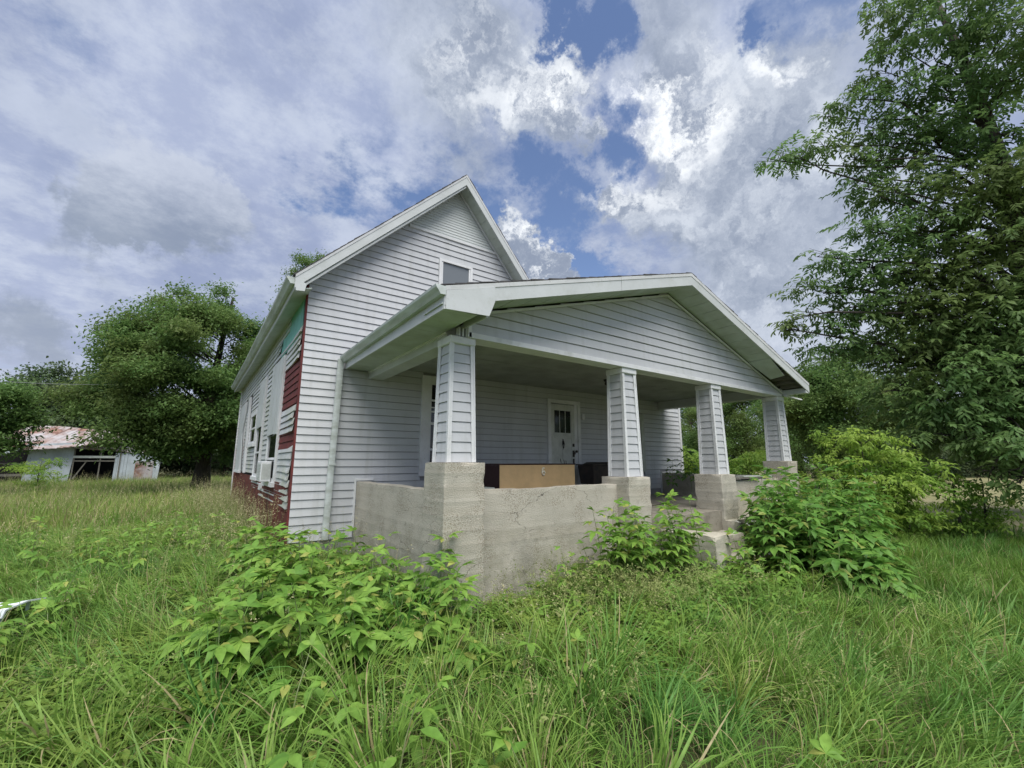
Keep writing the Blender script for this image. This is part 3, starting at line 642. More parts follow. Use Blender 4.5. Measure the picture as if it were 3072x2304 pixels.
# ---- porch: concrete
def rough_block(name, x0, x1, y0, y1, z0, z1, par, step=.05, amp=.004, chips=.012, seed=0, top_wave=0.):
    """cast concrete block with board marks every 14 cm and worn edges, real relief"""
    bm = bmesh.new()
    def ax(a, b):
        n_ = max(2, int(round((b-a)/step))); return [a+(b-a)*i/n_ for i in range(n_+1)]
    X, Y, Z = ax(x0, x1), ax(y0, y1), ax(z0, z1); vm_ = {}
    def V(i, j, k):
        key = (i, j, k)
        if key in vm_: return vm_[key]
        p = Vector((X[i], Y[j], Z[k])); c = Vector(((x0+x1)/2, (y0+y1)/2, p.z))
        ex = (i in (0, len(X)-1))+(j in (0, len(Y)-1))+(k in (0, len(Z)-1))
        n_ = Vector(((-1 if i == 0 else 1 if i == len(X)-1 else 0), (-1 if j == 0 else 1 if j == len(Y)-1 else 0), (0 if k == 0 else 1 if k == len(Z)-1 else 0)))
        band = math.floor((p.z+.05*seed)/.142); off = (mnoise.noise(Vector((band*3.7+seed, 0, 0))))*amp*.2
        fr = ((p.z+.05*seed)/.142) % 1
        if fr < .14: off += .0020
        off += amp*.45*mnoise.noise(p*9+Vector((seed, 0, 0)))
        q = p+Vector((n_.x*off, n_.y*off, n_.z*amp*mnoise.noise(p*5)))
        if ex >= 2: q -= n_*(chips*max(0, mnoise.noise(p*7+Vector((0, seed, 3)))+.25))
        if k == len(Z)-1 and top_wave: q.z += top_wave*mnoise.noise(Vector((p.x*1.3, p.y*1.3, seed)))
        vm_[key] = bm.verts.new(q); return vm_[key]
    nx, ny, nz_ = len(X)-1, len(Y)-1, len(Z)-1
    for i in range(nx):
        for k in range(nz_):
            bm.faces.new((V(i, 0, k), V(i+1, 0, k), V(i+1, 0, k+1), V(i, 0, k+1))); bm.faces.new((V(i, ny, k), V(i, ny, k+1), V(i+1, ny, k+1), V(i+1, ny, k)))
    for j in range(ny):
        for k in range(nz_):
            bm.faces.new((V(0, j, k), V(0, j, k+1), V(0, j+1, k+1), V(0, j+1, k))); bm.faces.new((V(nx, j, k), V(nx, j+1, k), V(nx, j+1, k+1), V(nx, j, k+1)))
    for i in range(nx):
        for j in range(ny): bm.faces.new((V(i, j, nz_), V(i+1, j, nz_), V(i+1, j+1, nz_), V(i, j+1, nz_)))
    bmesh.ops.recalc_face_normals(bm, faces=bm.faces)
    me = bpy.data.meshes.new(name); bm.to_mesh(me); bm.free(); me.materials.append(M['concrete'])
    return linkmesh(name, me, par)
PCX = [2.30, 5.12, 7.50, 10.05]; PTOP = [1.545, 1.342, 1.338, 1.57]
PW = [(2.065, 2.545), (4.885, 5.36), (7.262, 7.745), (9.84, 10.29)]
for i in range(4):
    rough_block('pillar_base', PW[i][0], PW[i][1], 4.03, 4.52, -.1, PTOP[i], house, .036, .0045, .014, i)
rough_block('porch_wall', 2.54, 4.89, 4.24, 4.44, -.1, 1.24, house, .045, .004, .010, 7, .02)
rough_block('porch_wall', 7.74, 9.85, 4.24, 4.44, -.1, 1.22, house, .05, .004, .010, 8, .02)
rough_block('porch_wall', 2.12, 2.32, 4.51, YH-.02, -.1, 1.245, house, .05, .004, .010, 9, .006)
rough_block('porch_wall', 9.95, 10.15, 4.51, YH-.02, -.1, 1.265, house, .06, .004, .010, 10, .01)
rough_block('porch_floor', 2.31, 9.96, 4.43, YH-.01, .30, .76, house, .12, .004, .01, 11).data.materials[0] = M['floor']
rough_block('porch_threshold', 5.35, 7.27, 4.07, 4.435, -.1, .755, house, .06, .004, .012, 17).data.materials[0] = M['floor']
rough_block('step_cheek', 5.54, 5.90, 3.22, 4.04, -.1, .60, house, .04, .006, .02, 12, .01)
rough_block('step', 5.90, 7.25, 3.72, 4.09, -.1, .44, house, .06, .005, .02, 13)
rough_block('step', 5.90, 7.25, 3.40, 3.73, -.1, .18, house, .06, .005, .02, 14)
rough_block('plinth_ledge', 7.26, 9.84, 3.92, 4.24, -.1, .60, house, .07, .003, .02, 15)

# ---- porch pillars: tapered shafts clad in short siding boards with corner trims
for i in range(4):
    cx, cy = PCX[i], 4.275; zb = PTOP[i]+.003; zt = 2.845; hb, ht = .166, .142
    pil = MB()
    lp = lambda h, z_: [Vector((cx-h, cy-h, z_)), Vector((cx+h, cy-h, z_)), Vector((cx+h, cy+h, z_)), Vector((cx-h, cy+h, z_))]
    pil.loft([lp(hb-.022, zb), lp(ht-.022, zt)]); po = pil.obj('pillar_shaft', 'lap_shadow_sheathing', house)
    hw = lambda z_: hb+(ht-hb)*(z_-zb)/(zt-zb)
    n_ = 12 if i in (0, 3) else 13; lapz = (zt-zb)/n_
    for k in range(n_):
        z0 = zb+k*lapz; z1 = z0+lapz; h0, h1 = hw(z0)-.020, hw(z1)-.020
        tilt = R.uniform(-.004, .004)
        for s_, (nx, ny) in enumerate(((0, -1), (-1, 0), (1, 0), (0, 1))):
            if ny: a, b, a2, b2 = (cx-h0, cy+ny*h0), (cx+h0, cy+ny*h0), (cx-h1, cy+ny*h1), (cx+h1, cy+ny*h1)
            else: a, b, a2, b2 = (cx+nx*h0, cy-h0), (cx+nx*h0, cy+h0), (cx+nx*h1, cy-h1), (cx+nx*h1, cy+h1)
            mb = MB(); board(mb, a, b, z0, z1+.003, (nx, ny), d=.014, a2=a2, b2=b2)
            for q in range(len(mb.v)): mb.v[q] = (mb.v[q][0], mb.v[q][1], mb.v[q][2]+tilt*((mb.v[q][0]-cx)+(mb.v[q][1]-cy))*3)
            mb.obj('siding_board', 'siding', po)
    for sx in (-1, 1):
        for sy in (-1, 1):
            def cl(h, z_):
                X0, Y0 = cx+sx*h, cy+sy*h; w_ = .044; t_ = .012
                return [Vector((X0, Y0, z_)), Vector((X0-sx*w_, Y0, z_)), Vector((X0-sx*w_, Y0-sy*t_, z_)), Vector((X0-sx*t_, Y0-sy*t_, z_)), Vector((X0-sx*t_, Y0-sy*w_, z_)), Vector((X0, Y0-sy*w_, z_))]
            MB().loft([cl(hb+.004, zb), cl(ht+.004, zt)]).obj('corner_trim', 'trim', po)
            def cr(h, z_):
                X0, Y0 = cx+sx*h, cy+sy*h
                return [Vector((X0+sx*.006, Y0+sy*.006, z_)), Vector((X0-sx*.012, Y0+sy*.006, z_)), Vector((X0-sx*.012, Y0-sy*.012, z_)), Vector((X0+sx*.006, Y0-sy*.012, z_))]
            MB().loft([cr(hb+.004, zb), cr(ht+.004, zt)]).obj('trim_bead', 'trim', po)
    c_ = .162
    MB().box(cx-c_, cx+c_, cy-c_, cy+c_, zt-.004, 2.925).obj('pillar_cap', 'trim', po, bevel=.008)
# ---- porch beams, ceiling, gable
GX0, GX1, GY = 2.36, 10.10, 4.12
MB().box(GX0-.02, GX1+.02, GY+.005, GY+.22, 2.928, 3.10).obj('front_beam', 'trim', house)
MB().box(2.21, 2.44, GY+.221, YH-.03, 2.90, 3.13).obj('side_beam', 'fascia', house)
MB().box(2.195, 2.21, GY+.221, YH-.03, 3.0, 3.13).obj('beam_strip', 'trim', house)
MB().box(9.96, 10.16, GY+.221, YH-.03, 2.93, 3.13).obj('side_beam', 'fascia', house)
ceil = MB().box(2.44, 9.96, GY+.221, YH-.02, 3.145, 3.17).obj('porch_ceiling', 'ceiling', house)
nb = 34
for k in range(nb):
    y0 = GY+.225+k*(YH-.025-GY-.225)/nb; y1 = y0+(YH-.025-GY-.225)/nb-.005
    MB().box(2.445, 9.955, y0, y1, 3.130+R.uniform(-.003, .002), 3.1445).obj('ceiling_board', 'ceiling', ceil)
mb = MB(); mb.tube([(6.36, 5.67, 3.13), (6.36, 5.67, 3.09)], [.07, .05], 10); mb.tube([(6.36, 5.67, 3.09), (6.33, 5.66, 3.03)], [.03, .035], 8); mb.obj('ceiling_light', 'metal', house)
gw = MB().prism([(GX0, GY+.003, 3.0), (GX1, GY+.003, 3.0), (GX1, GY+.003, porch_under(GX1)-.02), (PA[0], GY+.003, PA[1]-.24), (GX0, GY+.003, porch_under(GX0)-.02)], (0, .12, 0)).obj('porch_gable', 'lap_shadow_sheathing', house)
MB().box(GX0, GX1, GY-.030, GY+.002, 2.925, 2.985).obj('gable_bottom_trim', 'trim', gw)
z = 2.985
while z < PA[1]-.25:
    z1 = z+.128; s = xspan(z, PL, PA, PR, .20); s2 = xspan(z1, PL, PA, PR, .20)
    if s is None: break
    if s2 is None: s2 = (PA[0]-.03, PA[0]+.03)
    x0, x1 = max(s[0], GX0+.03), min(s[1], GX1-.03); x0t, x1t = max(s2[0], GX0+.03), min(s2[1], GX1-.03)
    if x1-x0 < .1: break
    mb = MB(); board(mb, (x0, GY), (x1, GY), z, z1, (0, -1), d=.018, a2=(x0t, GY), b2=(x1t, GY), seg=9, sag=.006); mb.obj('siding_board', 'siding', gw)
    z = z1
MB().box(GX0-.012, GX0+.03, GY-.03, GY+.10, 2.93, 3.12).obj('corner_trim', 'trim', gw)
MB().box(GX1-.03, GX1+.012, GY-.03, GY+.10, 2.93, 3.10).obj('corner_trim', 'trim', gw)
# gaps above the corner pillar where the siding stops short
mb = MB()
for k in range(3): mb.box(GX0-.12+k*.045, GX0-.10+k*.045, GY-.005, GY+.06, 2.93, 3.03)
mb.obj('gap_strip', 'fascia', gw)
# ---- porch roof
pr = slope('porch_roof', PL, PA, YR1, YH-.03, .09, 'old_wood', house)
slope('roof_deck', PA, PR, YR1, YH-.03, .09, 'old_wood', pr)
shingles(PL, PA, YR1, YH-.03, pr, .012); shingles(PR, PA, YR1, YH-.03, pr, .006)
ms = lambda x: (x, lin(PL, PA, x)) if x < PA[0] else (x, lin(PA, PR, x))
rake((PL[0]+.02, PL[1]), ms(4.45), YR1-.02, .155, .02, pr); rake(ms(4.455), PA, YR1-.023, .155, .02, pr); rake(PA, PR, YR1-.02, .15, .02, pr)
# boxed return at the left eave
zr = 3.022
MB().prism([(PL[0]+.03, YR1-.028, PL[1]-.05), (PL[0]+.60, YR1-.028, lin(PL, PA, PL[0]+.6)-.05), (PL[0]+.60, YR1-.028, lin(PL, PA, PL[0]+.6)-.22), (PL[0]+.53, YR1-.028, zr+.015), (PL[0]+.03, YR1-.028, zr-.01)], (0, .008, 0)).obj('eave_return', 'fascia', pr)
MB().box(PL[0]+.015, PL[0]+.035, YR1-.015, YH-.1, zr-.01, PL[1]-.03).obj('eave_fascia', 'fascia', pr)
MB().box(PL[0]+.50, PL[0]+.52, YR1-.018, GY+.0, zr+.0, PL[1]+.0).obj('return_side', 'fascia', pr)
k = 0; y = YR1-.01
while y < YH-.16:
    MB().box(PL[0]+.037, 2.195, y, y+.098, zr+R.uniform(0, .003), zr+.014).obj('soffit_panel', 'soffit', pr); y += .10
gutter(PL[0]+.012, PL[1]-.012, YR1-.03, YH-.10, 1, pr, lambda y: -.012*(y-YR1), 1.02)
# right rake soffit, lower panels missing, one hanging
rake_soffit(PA, PR, YR1+.003, GY-.032, .185, pr, 16, skip=(10, 11, 12, 13, 14, 15)); rake_soffit(PL, PA, YR1+.003, GY-.032, .185, pr, 14)
pa = Vector(ms(PA[0]+(PR[0]-PA[0])*.625)+(0,)); x_a = PA[0]+(PR[0]-PA[0])*.62; x_b = PA[0]+(PR[0]-PA[0])*.76
za, zb_ = lin(PA, PR, x_a)-.19, lin(PA, PR, x_b)-.27
MB().prism([(x_a, YR1+.01, za), (x_b, YR1+.03, zb_), (x_b+.02, GY-.16, zb_-.03), (x_a, GY-.04, za-.012)], (0, 0, .006)).obj('soffit_panel', 'soffit', pr)
mb = MB()
for k in range(7):
    xx = x_a+.12+k*.2
    if xx < PR[0]-.1: mb.box(xx, xx+.045, YR1+.004, GY-.03, lin(PA, PR, xx)-.17, lin(PA, PR, xx)-.095)
mb.obj('lookouts', 'old_wood', pr)
a, b = Vector((PA[0], GY-.045, PA[1]-.215)), Vector((GX1, GY-.045, lin(PA, PR, GX1)-.215)); MB().prism([a, b, b-ZU*.035, a-ZU*.035], (0, .02, 0)).obj('gable_trim', 'trim', gw)
a, b = Vector((GX0, GY-.045, lin(PL, PA, GX0)-.215)), Vector((PA[0], GY-.045, PA[1]-.215)); MB().prism([a, b, b-ZU*.03, a-ZU*.03], (0, .02, 0)).obj('gable_trim', 'trim', gw)
# right eave box end and side
MB().box(GX1+.02, PR[0]-.01, YR1-.01, GY-.03, PR[1]-.21, PR[1]-.11).obj('eave_return', 'fascia', pr)
MB().box(PR[0]-.03, PR[0]-.008, YR1, YH-.05, PR[1]-.20, PR[1]-.02).obj('eave_fascia', 'fascia', pr)
MB().box(GX1+.08, PR[0]-.03, GY-.03, YH-.05, PR[1]-.20, PR[1]-.19).obj('eave_soffit', 'soffit', pr)
mb = MB(); mb.prism([(10.10, 4.02, 2.925), (10.10, 4.02, 2.955), (10.62, 3.92, 2.90), (10.62, 3.92, 2.875)], (0, .05, 0)); mb.obj('dangling_strip', 'trim', gw)
# downspout
ds = MB()
def rect(cx, cy, z_, w_=.042, d_=.030): return [Vector((cx-w_, cy-d_, z_)), Vector((cx-w_*.3, cy-d_-.006, z_)), Vector((cx+w_*.3, cy-d_-.006, z_)), Vector((cx+w_, cy-d_, z_)), Vector((cx+w_, cy+d_, z_)), Vector((cx-w_, cy+d_, z_))]
ds.loft([rect(1.735, 7.06, 3.16), rect(1.73, 7.075, 2.55), rect(1.72, 7.08, 2.0), rect(1.70, 7.08, 1.2), rect(1.69, 7.08, .42)]); dso = ds.obj('downspout', 'gutter', house)
for zz in (2.72, 1.5): MB().loft([rect(1.735-.02*(2.9-zz)*.6, 7.075, zz, .047, .034), rect(1.735-.02*(2.9-zz)*.6, 7.075, zz+.03, .047, .034)]).obj('joint', 'gutter', dso)

# ------------------------------------------------------------------ things on the porch
cab = tag(empty('cabinet', (3.74, 5.5, .76)), 'low dark wood cabinet on the porch, tan hardboard back turned to the yard', 'cabinet')
MB().box(0, 1.54, .0, .008, .04, .745).obj('back_panel', 'panel', cab)
MB().box(-.02, 1.56, -.006, .48, .745, .765).obj('top', 'maroon', cab, bevel=.003)
for xa in (-.002, 1.522): MB().box(xa, xa+.02, .009, .46, .0, .744).obj('side', 'maroon', cab)
MB().box(.02, 1.52, .40, .44, .03, .74).obj('front', 'maroon', cab)
c6 = MB(); c6.tube([(.86, -.012, .69), (.835, -.012, .70), (.82, -.012, .67), (.815, -.012, .62), (.83, -.012, .59), (.86, -.012, .59), (.868, -.012, .62), (.855, -.012, .645), (.825, -.012, .64)], .013, 5).obj('number_six', 'cream', cab)
st = tag(empty('stool', (3.42, 5.45, .76)), 'small white stool in the shade left of the tan-backed cabinet', 'stool')
MB().box(-.16, .12, -.12, .14, .40, .43).obj('seat', 'frame', st, bevel=.004)
for sx, sy in ((-.13, -.10), (.09, -.10), (-.13, .11), (.09, .11)): MB().tube([(sx, sy, 0), (sx, sy, .40)], .016, 6).obj('leg', 'frame', st)
gr = tag(empty('barbecue_grill', (6.62, 6.35, .76)), 'black box barbecue grill on thin legs against the wall right of the door', 'grill')
MB().loft([[Vector((.04, .04, .34)), Vector((.96, .04, .34)), Vector((.96, .42, .34)), Vector((.04, .42, .34))], [Vector((0, 0, .72)), Vector((1, 0, .72)), Vector((1, .46, .72)), Vector((0, .46, .72))]]).obj('firebox', 'metal', gr, bevel=.008)
MB().box(-.03, 1.03, -.02, .48, .722, .745).obj('rim', 'metal', gr)
MB().loft([[Vector((.14, .02, .746)), Vector((.98, .02, .746)), Vector((.98, .44, .746)), Vector((.14, .44, .746))], [Vector((.2, .08, .79)), Vector((.92, .08, .79)), Vector((.92, .38, .79)), Vector((.2, .38, .79))]]).obj('lid', 'metal', gr)
for sx, sy in ((.22, .06), (.80, .06), (.22, .40), (.80, .40), (.34, .2), (.46, .2)): MB().tube([(sx, sy, 0), (sx, sy, .35)], .010, 6).obj('leg', 'metal', gr)
bd = tag(empty('plank', (7.9, 4.17, 1.245)), 'weathered grey plank lying on the low porch wall between the two right pillars', 'plank')
MB().prism([(0, .02, .0), (1.05, .0, .004), (1.05, .0, .028), (0, .02, .022)], (0, .17, 0)).obj('plank_board', 'old_wood', bd)
MB().prism([(.5, .05, .030), (1.7, .08, .014), (1.7, .08, .036), (.5, .05, .050)], (0, .15, 0)).obj('plank_board', 'frame', bd)
tw = tag(empty('fallen_twig', (6.6, 5.0, .775)), 'dry curled twig lying on the porch floor past the entrance', 'twig')
MB().tube([(0, 0, .01), (.15, -.05, .03), (.32, .0, .02), (.45, .1, .06)], [.008, .007, .006, .003], 5).tube([(.15, -.05, .03), (.2, -.15, .05)], [.005, .002], 4).obj('stick', 'bark', tw)

# ------------------------------------------------------------------ vegetation: instancing helper
def scatter(name, pts, protos, m=None):
    """pts: (loc, euler, scale, index); one object whose points carry copies of the prototype meshes"""
    me = bpy.data.meshes.new(name); n = len(pts)
    me.vertices.add(n)
    me.vertices.foreach_set('co', [c for p in pts for c in p[0]])
    a = me.attributes.new('rot', 'FLOAT_VECTOR', 'POINT'); a.data.foreach_set('vector', [c for p in pts for c in p[1]])
    a = me.attributes.new('scl', 'FLOAT', 'POINT'); a.data.foreach_set('value', [p[2] for p in pts])
    a = me.attributes.new('idx', 'INT', 'POINT'); a.data.foreach_set('value', [p[3] for p in pts])
    o = bpy.data.objects.new(name, me); COL.objects.link(o)
    pc = bpy.data.collections.new(name+'_sources')
    for i, pm in enumerate(protos): pc.objects.link(bpy.data.objects.new('%s_source_%02d' % (name, i), pm))
    g = bpy.data.node_groups.new(name+'_scatter', 'GeometryNodeTree')
    g.interface.new_socket('Geometry', in_out='INPUT', socket_type='NodeSocketGeometry'); g.interface.new_socket('Geometry', in_out='OUTPUT', socket_type='NodeSocketGeometry')
    gi = g.nodes.new('NodeGroupInput'); go = g.nodes.new('NodeGroupOutput'); ip = g.nodes.new('GeometryNodeInstanceOnPoints'); ci = g.nodes.new('GeometryNodeCollectionInfo')
    ci.inputs['Collection'].default_value = pc; ci.inputs['Separate Children'].default_value = True; ci.inputs['Reset Children'].default_value = True
    def na(nm, ty):
        q = g.nodes.new('GeometryNodeInputNamedAttribute'); q.data_type = ty; q.inputs['Name'].default_value = nm; return q.outputs['Attribute']
    g.links.new(gi.outputs[0], ip.inputs['Points']); g.links.new(ci.outputs[0], ip.inputs['Instance']); ip.inputs['Pick Instance'].default_value = True
    e2r = g.nodes.new('FunctionNodeEulerToRotation'); g.links.new(na('rot', 'FLOAT_VECTOR'), e2r.inputs[0])
    g.links.new(e2r.outputs[0], ip.inputs['Rotation']); g.links.new(na('scl', 'FLOAT'), ip.inputs['Scale']); g.links.new(na('idx', 'INT'), ip.inputs['Instance Index'])
    g.links.new(ip.outputs[0], go.inputs[0])
    md = o.modifiers.new('scatter', 'NODES'); md.node_group = g
    return o
def mesh_from(name, v, f, mats, fi=None):
    me = bpy.data.meshes.new(name); me.from_pydata(v, [], f)
    for m in mats: me.materials.append(M[m])
    if fi: me.polygons.foreach_set('material_index', fi)
    me.polygons.foreach_set('use_smooth', [True]*len(f)); return me
def blade(v, f, base, az, h, lean, bend, w_, seg=5):
    """arching blade: starts near vertical, leans towards az and droops"""
    dx, dy = math.cos(az), math.sin(az); px, py = -dy, dx
    x, y, z = base; ang = lean; n0 = len(v); st = h/seg
    for i in range(seg+1):
        t = i/seg; ww = w_*(.65+.5*t if t < .4 else .85*(1-((t-.4)/.6)**1.6))+.0004
        v.append((x-px*ww/2, y-py*ww/2, z)); v.append((x+px*ww/2, y+py*ww/2, z))
        x += dx*math.sin(ang)*st; y += dy*math.sin(ang)*st; z += math.cos(ang)*st; ang += bend/seg*(.4+1.2*t)
    for i in range(seg): a = n0+2*i; f.append((a, a+1, a+3, a+2))
def grass_clump(seed, n, h, spread, bend, w_, mats, lean=.35, seg=5, dirbias=0.):
    r = random.Random(seed); v = []; f = []
    for i in range(n):
        az = r.uniform(0, 2*math.pi)
        if dirbias and r.random() < dirbias: az = r.gauss(0, .5)
        rr = spread*math.sqrt(r.random()); b = (rr*math.cos(az+r.gauss(0, .6)), rr*math.sin(az+r.gauss(0, .6)), -.03)
        blade(v, f, b, az, h*r.uniform(.55, 1.1), abs(r.gauss(.05, lean)), bend*r.uniform(.3, 1.25), w_*r.uniform(.7, 1.2), seg)
    return mesh_from('grass_clump', v, f, mats)
def seed_clump(seed, n, h, mats, drop=1.):
    r = random.Random(seed); v = []; f = []; fi = []
    for i in range(n):
        az = r.uniform(0, 6.28); lean = abs(r.gauss(.08, .14)); k0 = len(f); hh = h*r.uniform(.7, 1.1)
        bx, by = r.gauss(0, .05), r.gauss(0, .05); k = len(v)
        blade(v, f, (bx, by, 0), az, hh, lean, .8*drop*r.uniform(.3, 1.2), .0035, 6); fi += [0]*(len(f)-k0)
        # spikelets along the top third
        for q in range(r.randint(12, 18)):
            t = r.uniform(.70, 1.0); s_ = t*6; i0 = min(int(s_), 5); fr = s_-i0
            A = Vector(v[k+2*i0]); B = Vector(v[k+2*i0+2]); p = A.lerp(B, fr)
            d = Vector((r.gauss(0, .6)+math.cos(az)*.4, r.gauss(0, .6)+math.sin(az)*.4, r.uniform(-.5, .5))).normalized()
            ln = r.uniform(.012, .028); o = p+d*r.uniform(.0, .03)*(1.15-t)*3; u = d.cross(ZU).normalized()*ln*.26
            n0 = len(v); v.extend([tuple(o), tuple(o+d*ln*.5+u), tuple(o+d*ln), tuple(o+d*ln*.5-u)]); f.append((n0, n0+1, n0+2, n0+3)); fi.append(1)
    return mesh_from('seed_clump', v, f, mats, fi)
def leaflet(v, f, base, d, up, ln, wd, fold=.25, droop=.25, seg=3):
    """pointed leaf blade: midrib along d, folded upward along the rib"""
    d = d.normalized(); s = d.cross(up).normalized(); u = s.cross(d).normalized(); n0 = len(v); p = Vector(base)
    prof = [.0, .80, 1.0, .55, 0] if seg == 4 else [0, .95, .72, 0]
    k = len(prof)-1
    for i, wv in enumerate(prof):
        t = i/k; q = p+d*ln*t-u*droop*ln*t*t
        if wv == 0: v.append(tuple(q))
        else:
            e = wd*.5*wv; v.append(tuple(q-s*e+u*e*fold)); v.append(tuple(q)); v.append(tuple(q+s*e+u*e*fold))
    # faces
    f.append((n0, n0+2, n0+1)); f.append((n0, n0+3, n0+2))
    for i in range(k-2):
        a = n0+1+3*i; f.append((a, a+1, a+4, a+3)); f.append((a+1, a+2, a+5, a+4))
    a = n0+1+3*(k-2); e = a+3; f.append((a, a+1, e)); f.append((a+1, a+2, e))
def vetch_clump(seed, mats):
    r = random.Random(seed); v = []; f = []; fi = []
    for i in range(9):
        az = r.uniform(0, 6.28); p = Vector((r.gauss(0, .05), r.gauss(0, .05), 0)); d = Vector((math.cos(az)*.5, math.sin(az)*.5, 1)).normalized(); h = r.uniform(.18, .38)
        n_ = 9
        for k in range(n_):
            q = p+d*h*(k+1)/n_
            for s_ in (-1, 1):
                a2 = az+s_*r.uniform(.8, 1.7)+k*.7; dd = Vector((math.cos(a2), math.sin(a2), r.uniform(-.2, .5)))
                leaflet(v, f, q, dd, ZU, r.uniform(.03, .06), r.uniform(.013, .024), seg=3)
            d = (d+Vector((math.cos(az), math.sin(az), -.15))*.12).normalized()
    return mesh_from('ground_weed', v, f, mats)
# prototypes
P_LUSH = [grass_clump(i, 30, .74, .11, 2.4, .0135, ['grass'], lean=.42, seg=6) for i in range(6)]
P_UP = [grass_clump(10+i, 28, .60, .09, 1.5, .0115, ['grass'], lean=.34) for i in range(4)]
P_SWEPT = [grass_clump(20+i, 26, .70, .13, 2.0, .0125, ['grass'], lean=.5, dirbias=.8, seg=6) for i in range(5)]
P_SWEPTY = [grass_clump(30+i, 24, .70, .13, 2.0, .0105, ['grass_y'], lean=.5, dirbias=.75, seg=6) for i in range(4)]
P_TUS = [grass_clump(90+i, 85, .92, .11, 2.3, .0165, ['grass'], lean=.36, seg=7) for i in range(4)]+[grass_clump(95+i, 75, .85, .12, 2.5, .0145, ['grass_y'], lean=.42, seg=7) for i in range(3)]
P_LAWN = [grass_clump(40+i, 34, .24, .12, 1.3, .0085, ['lawn'], lean=.45, seg=3, dirbias=.3) for i in range(5)]
P_FARG = [grass_clump(50+i, 26, .52, .30, 1.4, .016, ['grass_y'], lean=.4, seg=3) for i in range(4)]
P_SEED = [seed_clump(60+i, 7, 1.0, ['straw', 'seed']) for i in range(5)]
P_SEEDLOW = [seed_clump(70+i, 8, .52, ['straw', 'straw'], 1.8) for i in range(4)]
P_VETCH = [vetch_clump(80+i, ['vetch']) for i in range(5)]

def inside_house(x, y, m=0.):
    return (XL-.05-m < x < XR+m and YH-m < y < YB+m) or (2.02-m < x < 10.35+m and 4.0-m < y < YH+m) or (5.5-m < x < 7.3+m and 3.2-m < y < 4.1)
def in_view(x, y, mg=.34):
    f_ = x*FH.x+y*FH.y; r_ = x*RT.x+y*RT.y
    return f_ > .25 and abs(r_) < f_*(1536/1284.+mg)+.9
rg = random.Random(99)
def zone(x, y):
    """what grows where"""
    a = math.atan2(x*RT.x+y*RT.y, x*FH.x+y*FH.y); d = math.hypot(x, y); n = mnoise.noise(Vector((x*.45, y*.45, 9.)))
    return a, d, n
def tilt_euler(x, y, az, tilt, spin):
    """clump spun by `spin`, then tipped by `tilt` towards azimuth `az`"""
    ax = Vector((-math.sin(az), math.cos(az), 0)); q = Matrix.Rotation(tilt, 3, ax) @ Matrix.Rotation(spin, 3, 'Z'); return tuple(q.to_euler())
lush, seeds, vetch, lawn, far = [], [], [], [], []
PROT_NEAR = P_LUSH+P_UP+P_SWEPT+P_SWEPTY+P_TUS            # 0-5 lush, 6-9 upright, 10-14 swept, 15-18 swept yellow
def near_pillar(x, y): return 1.75 < x < 3.4 and 2.9 < y < 4.3
def add_near(x, y, d, a, n):
    z_ = gz(x, y); rad_az = math.atan2(y, x)
    left = a < -.25; right = a > .22
    if right: az = math.atan2(RT.y-FH.y*.5, RT.x-FH.x*.5)+rg.gauss(0, .35); tl = rg.uniform(.25, .80)
    elif left: az = math.atan2(-RT.y-FH.y*.7, -RT.x-FH.x*.7)+rg.gauss(0, .35); tl = rg.uniform(.25, .80)
    else: az = rg.uniform(0, 6.28); tl = rg.uniform(0, .30)
    if left or right:
        idx = rg.randint(15, 18) if (left and n > -.05 and rg.random() < .75) or rg.random() < .12 else rg.randint(10, 14) if rg.random() < .7 else rg.randint(0, 9)
        spin = az+rg.gauss(0, .3)
    else: idx = rg.randint(0, 9) if rg.random() < .7 else rg.randint(15, 18); spin = rg.uniform(0, 6.28)
    s_ = rg.uniform(.50, .88)*(1+.18*n)
    if right: s_ *= .88
    s_ *= .75+.25*min(1, max(0, (d-1.4)/2.4))
    if near_pillar(x, y): s_ *= .42
    lush.append(((x, y, z_), tilt_euler(x, y, az, tl, spin), s_, idx))
def region_bits(x, y):
    """1 inside the patch of low leafy weeds in front of the wall and steps"""
    return 2.3 < x < 7.6 and (y > 2.35+.25*mnoise.noise(Vector((x, 3, 0))))
def sow(rmin, rmax, dens, fn):
    area = 2*math.pi*(rmax**2-rmin**2)/2; n_ = int(area*dens)
    for _ in range(n_):
        r_ = math.sqrt(rg.uniform(rmin**2, rmax**2)); t = rg.uniform(0, 2*math.pi); x, y = r_*math.cos(t), r_*math.sin(t)
        if not in_view(x, y) or inside_house(x, y, .04): continue
        fn(x, y, *zone(x, y))
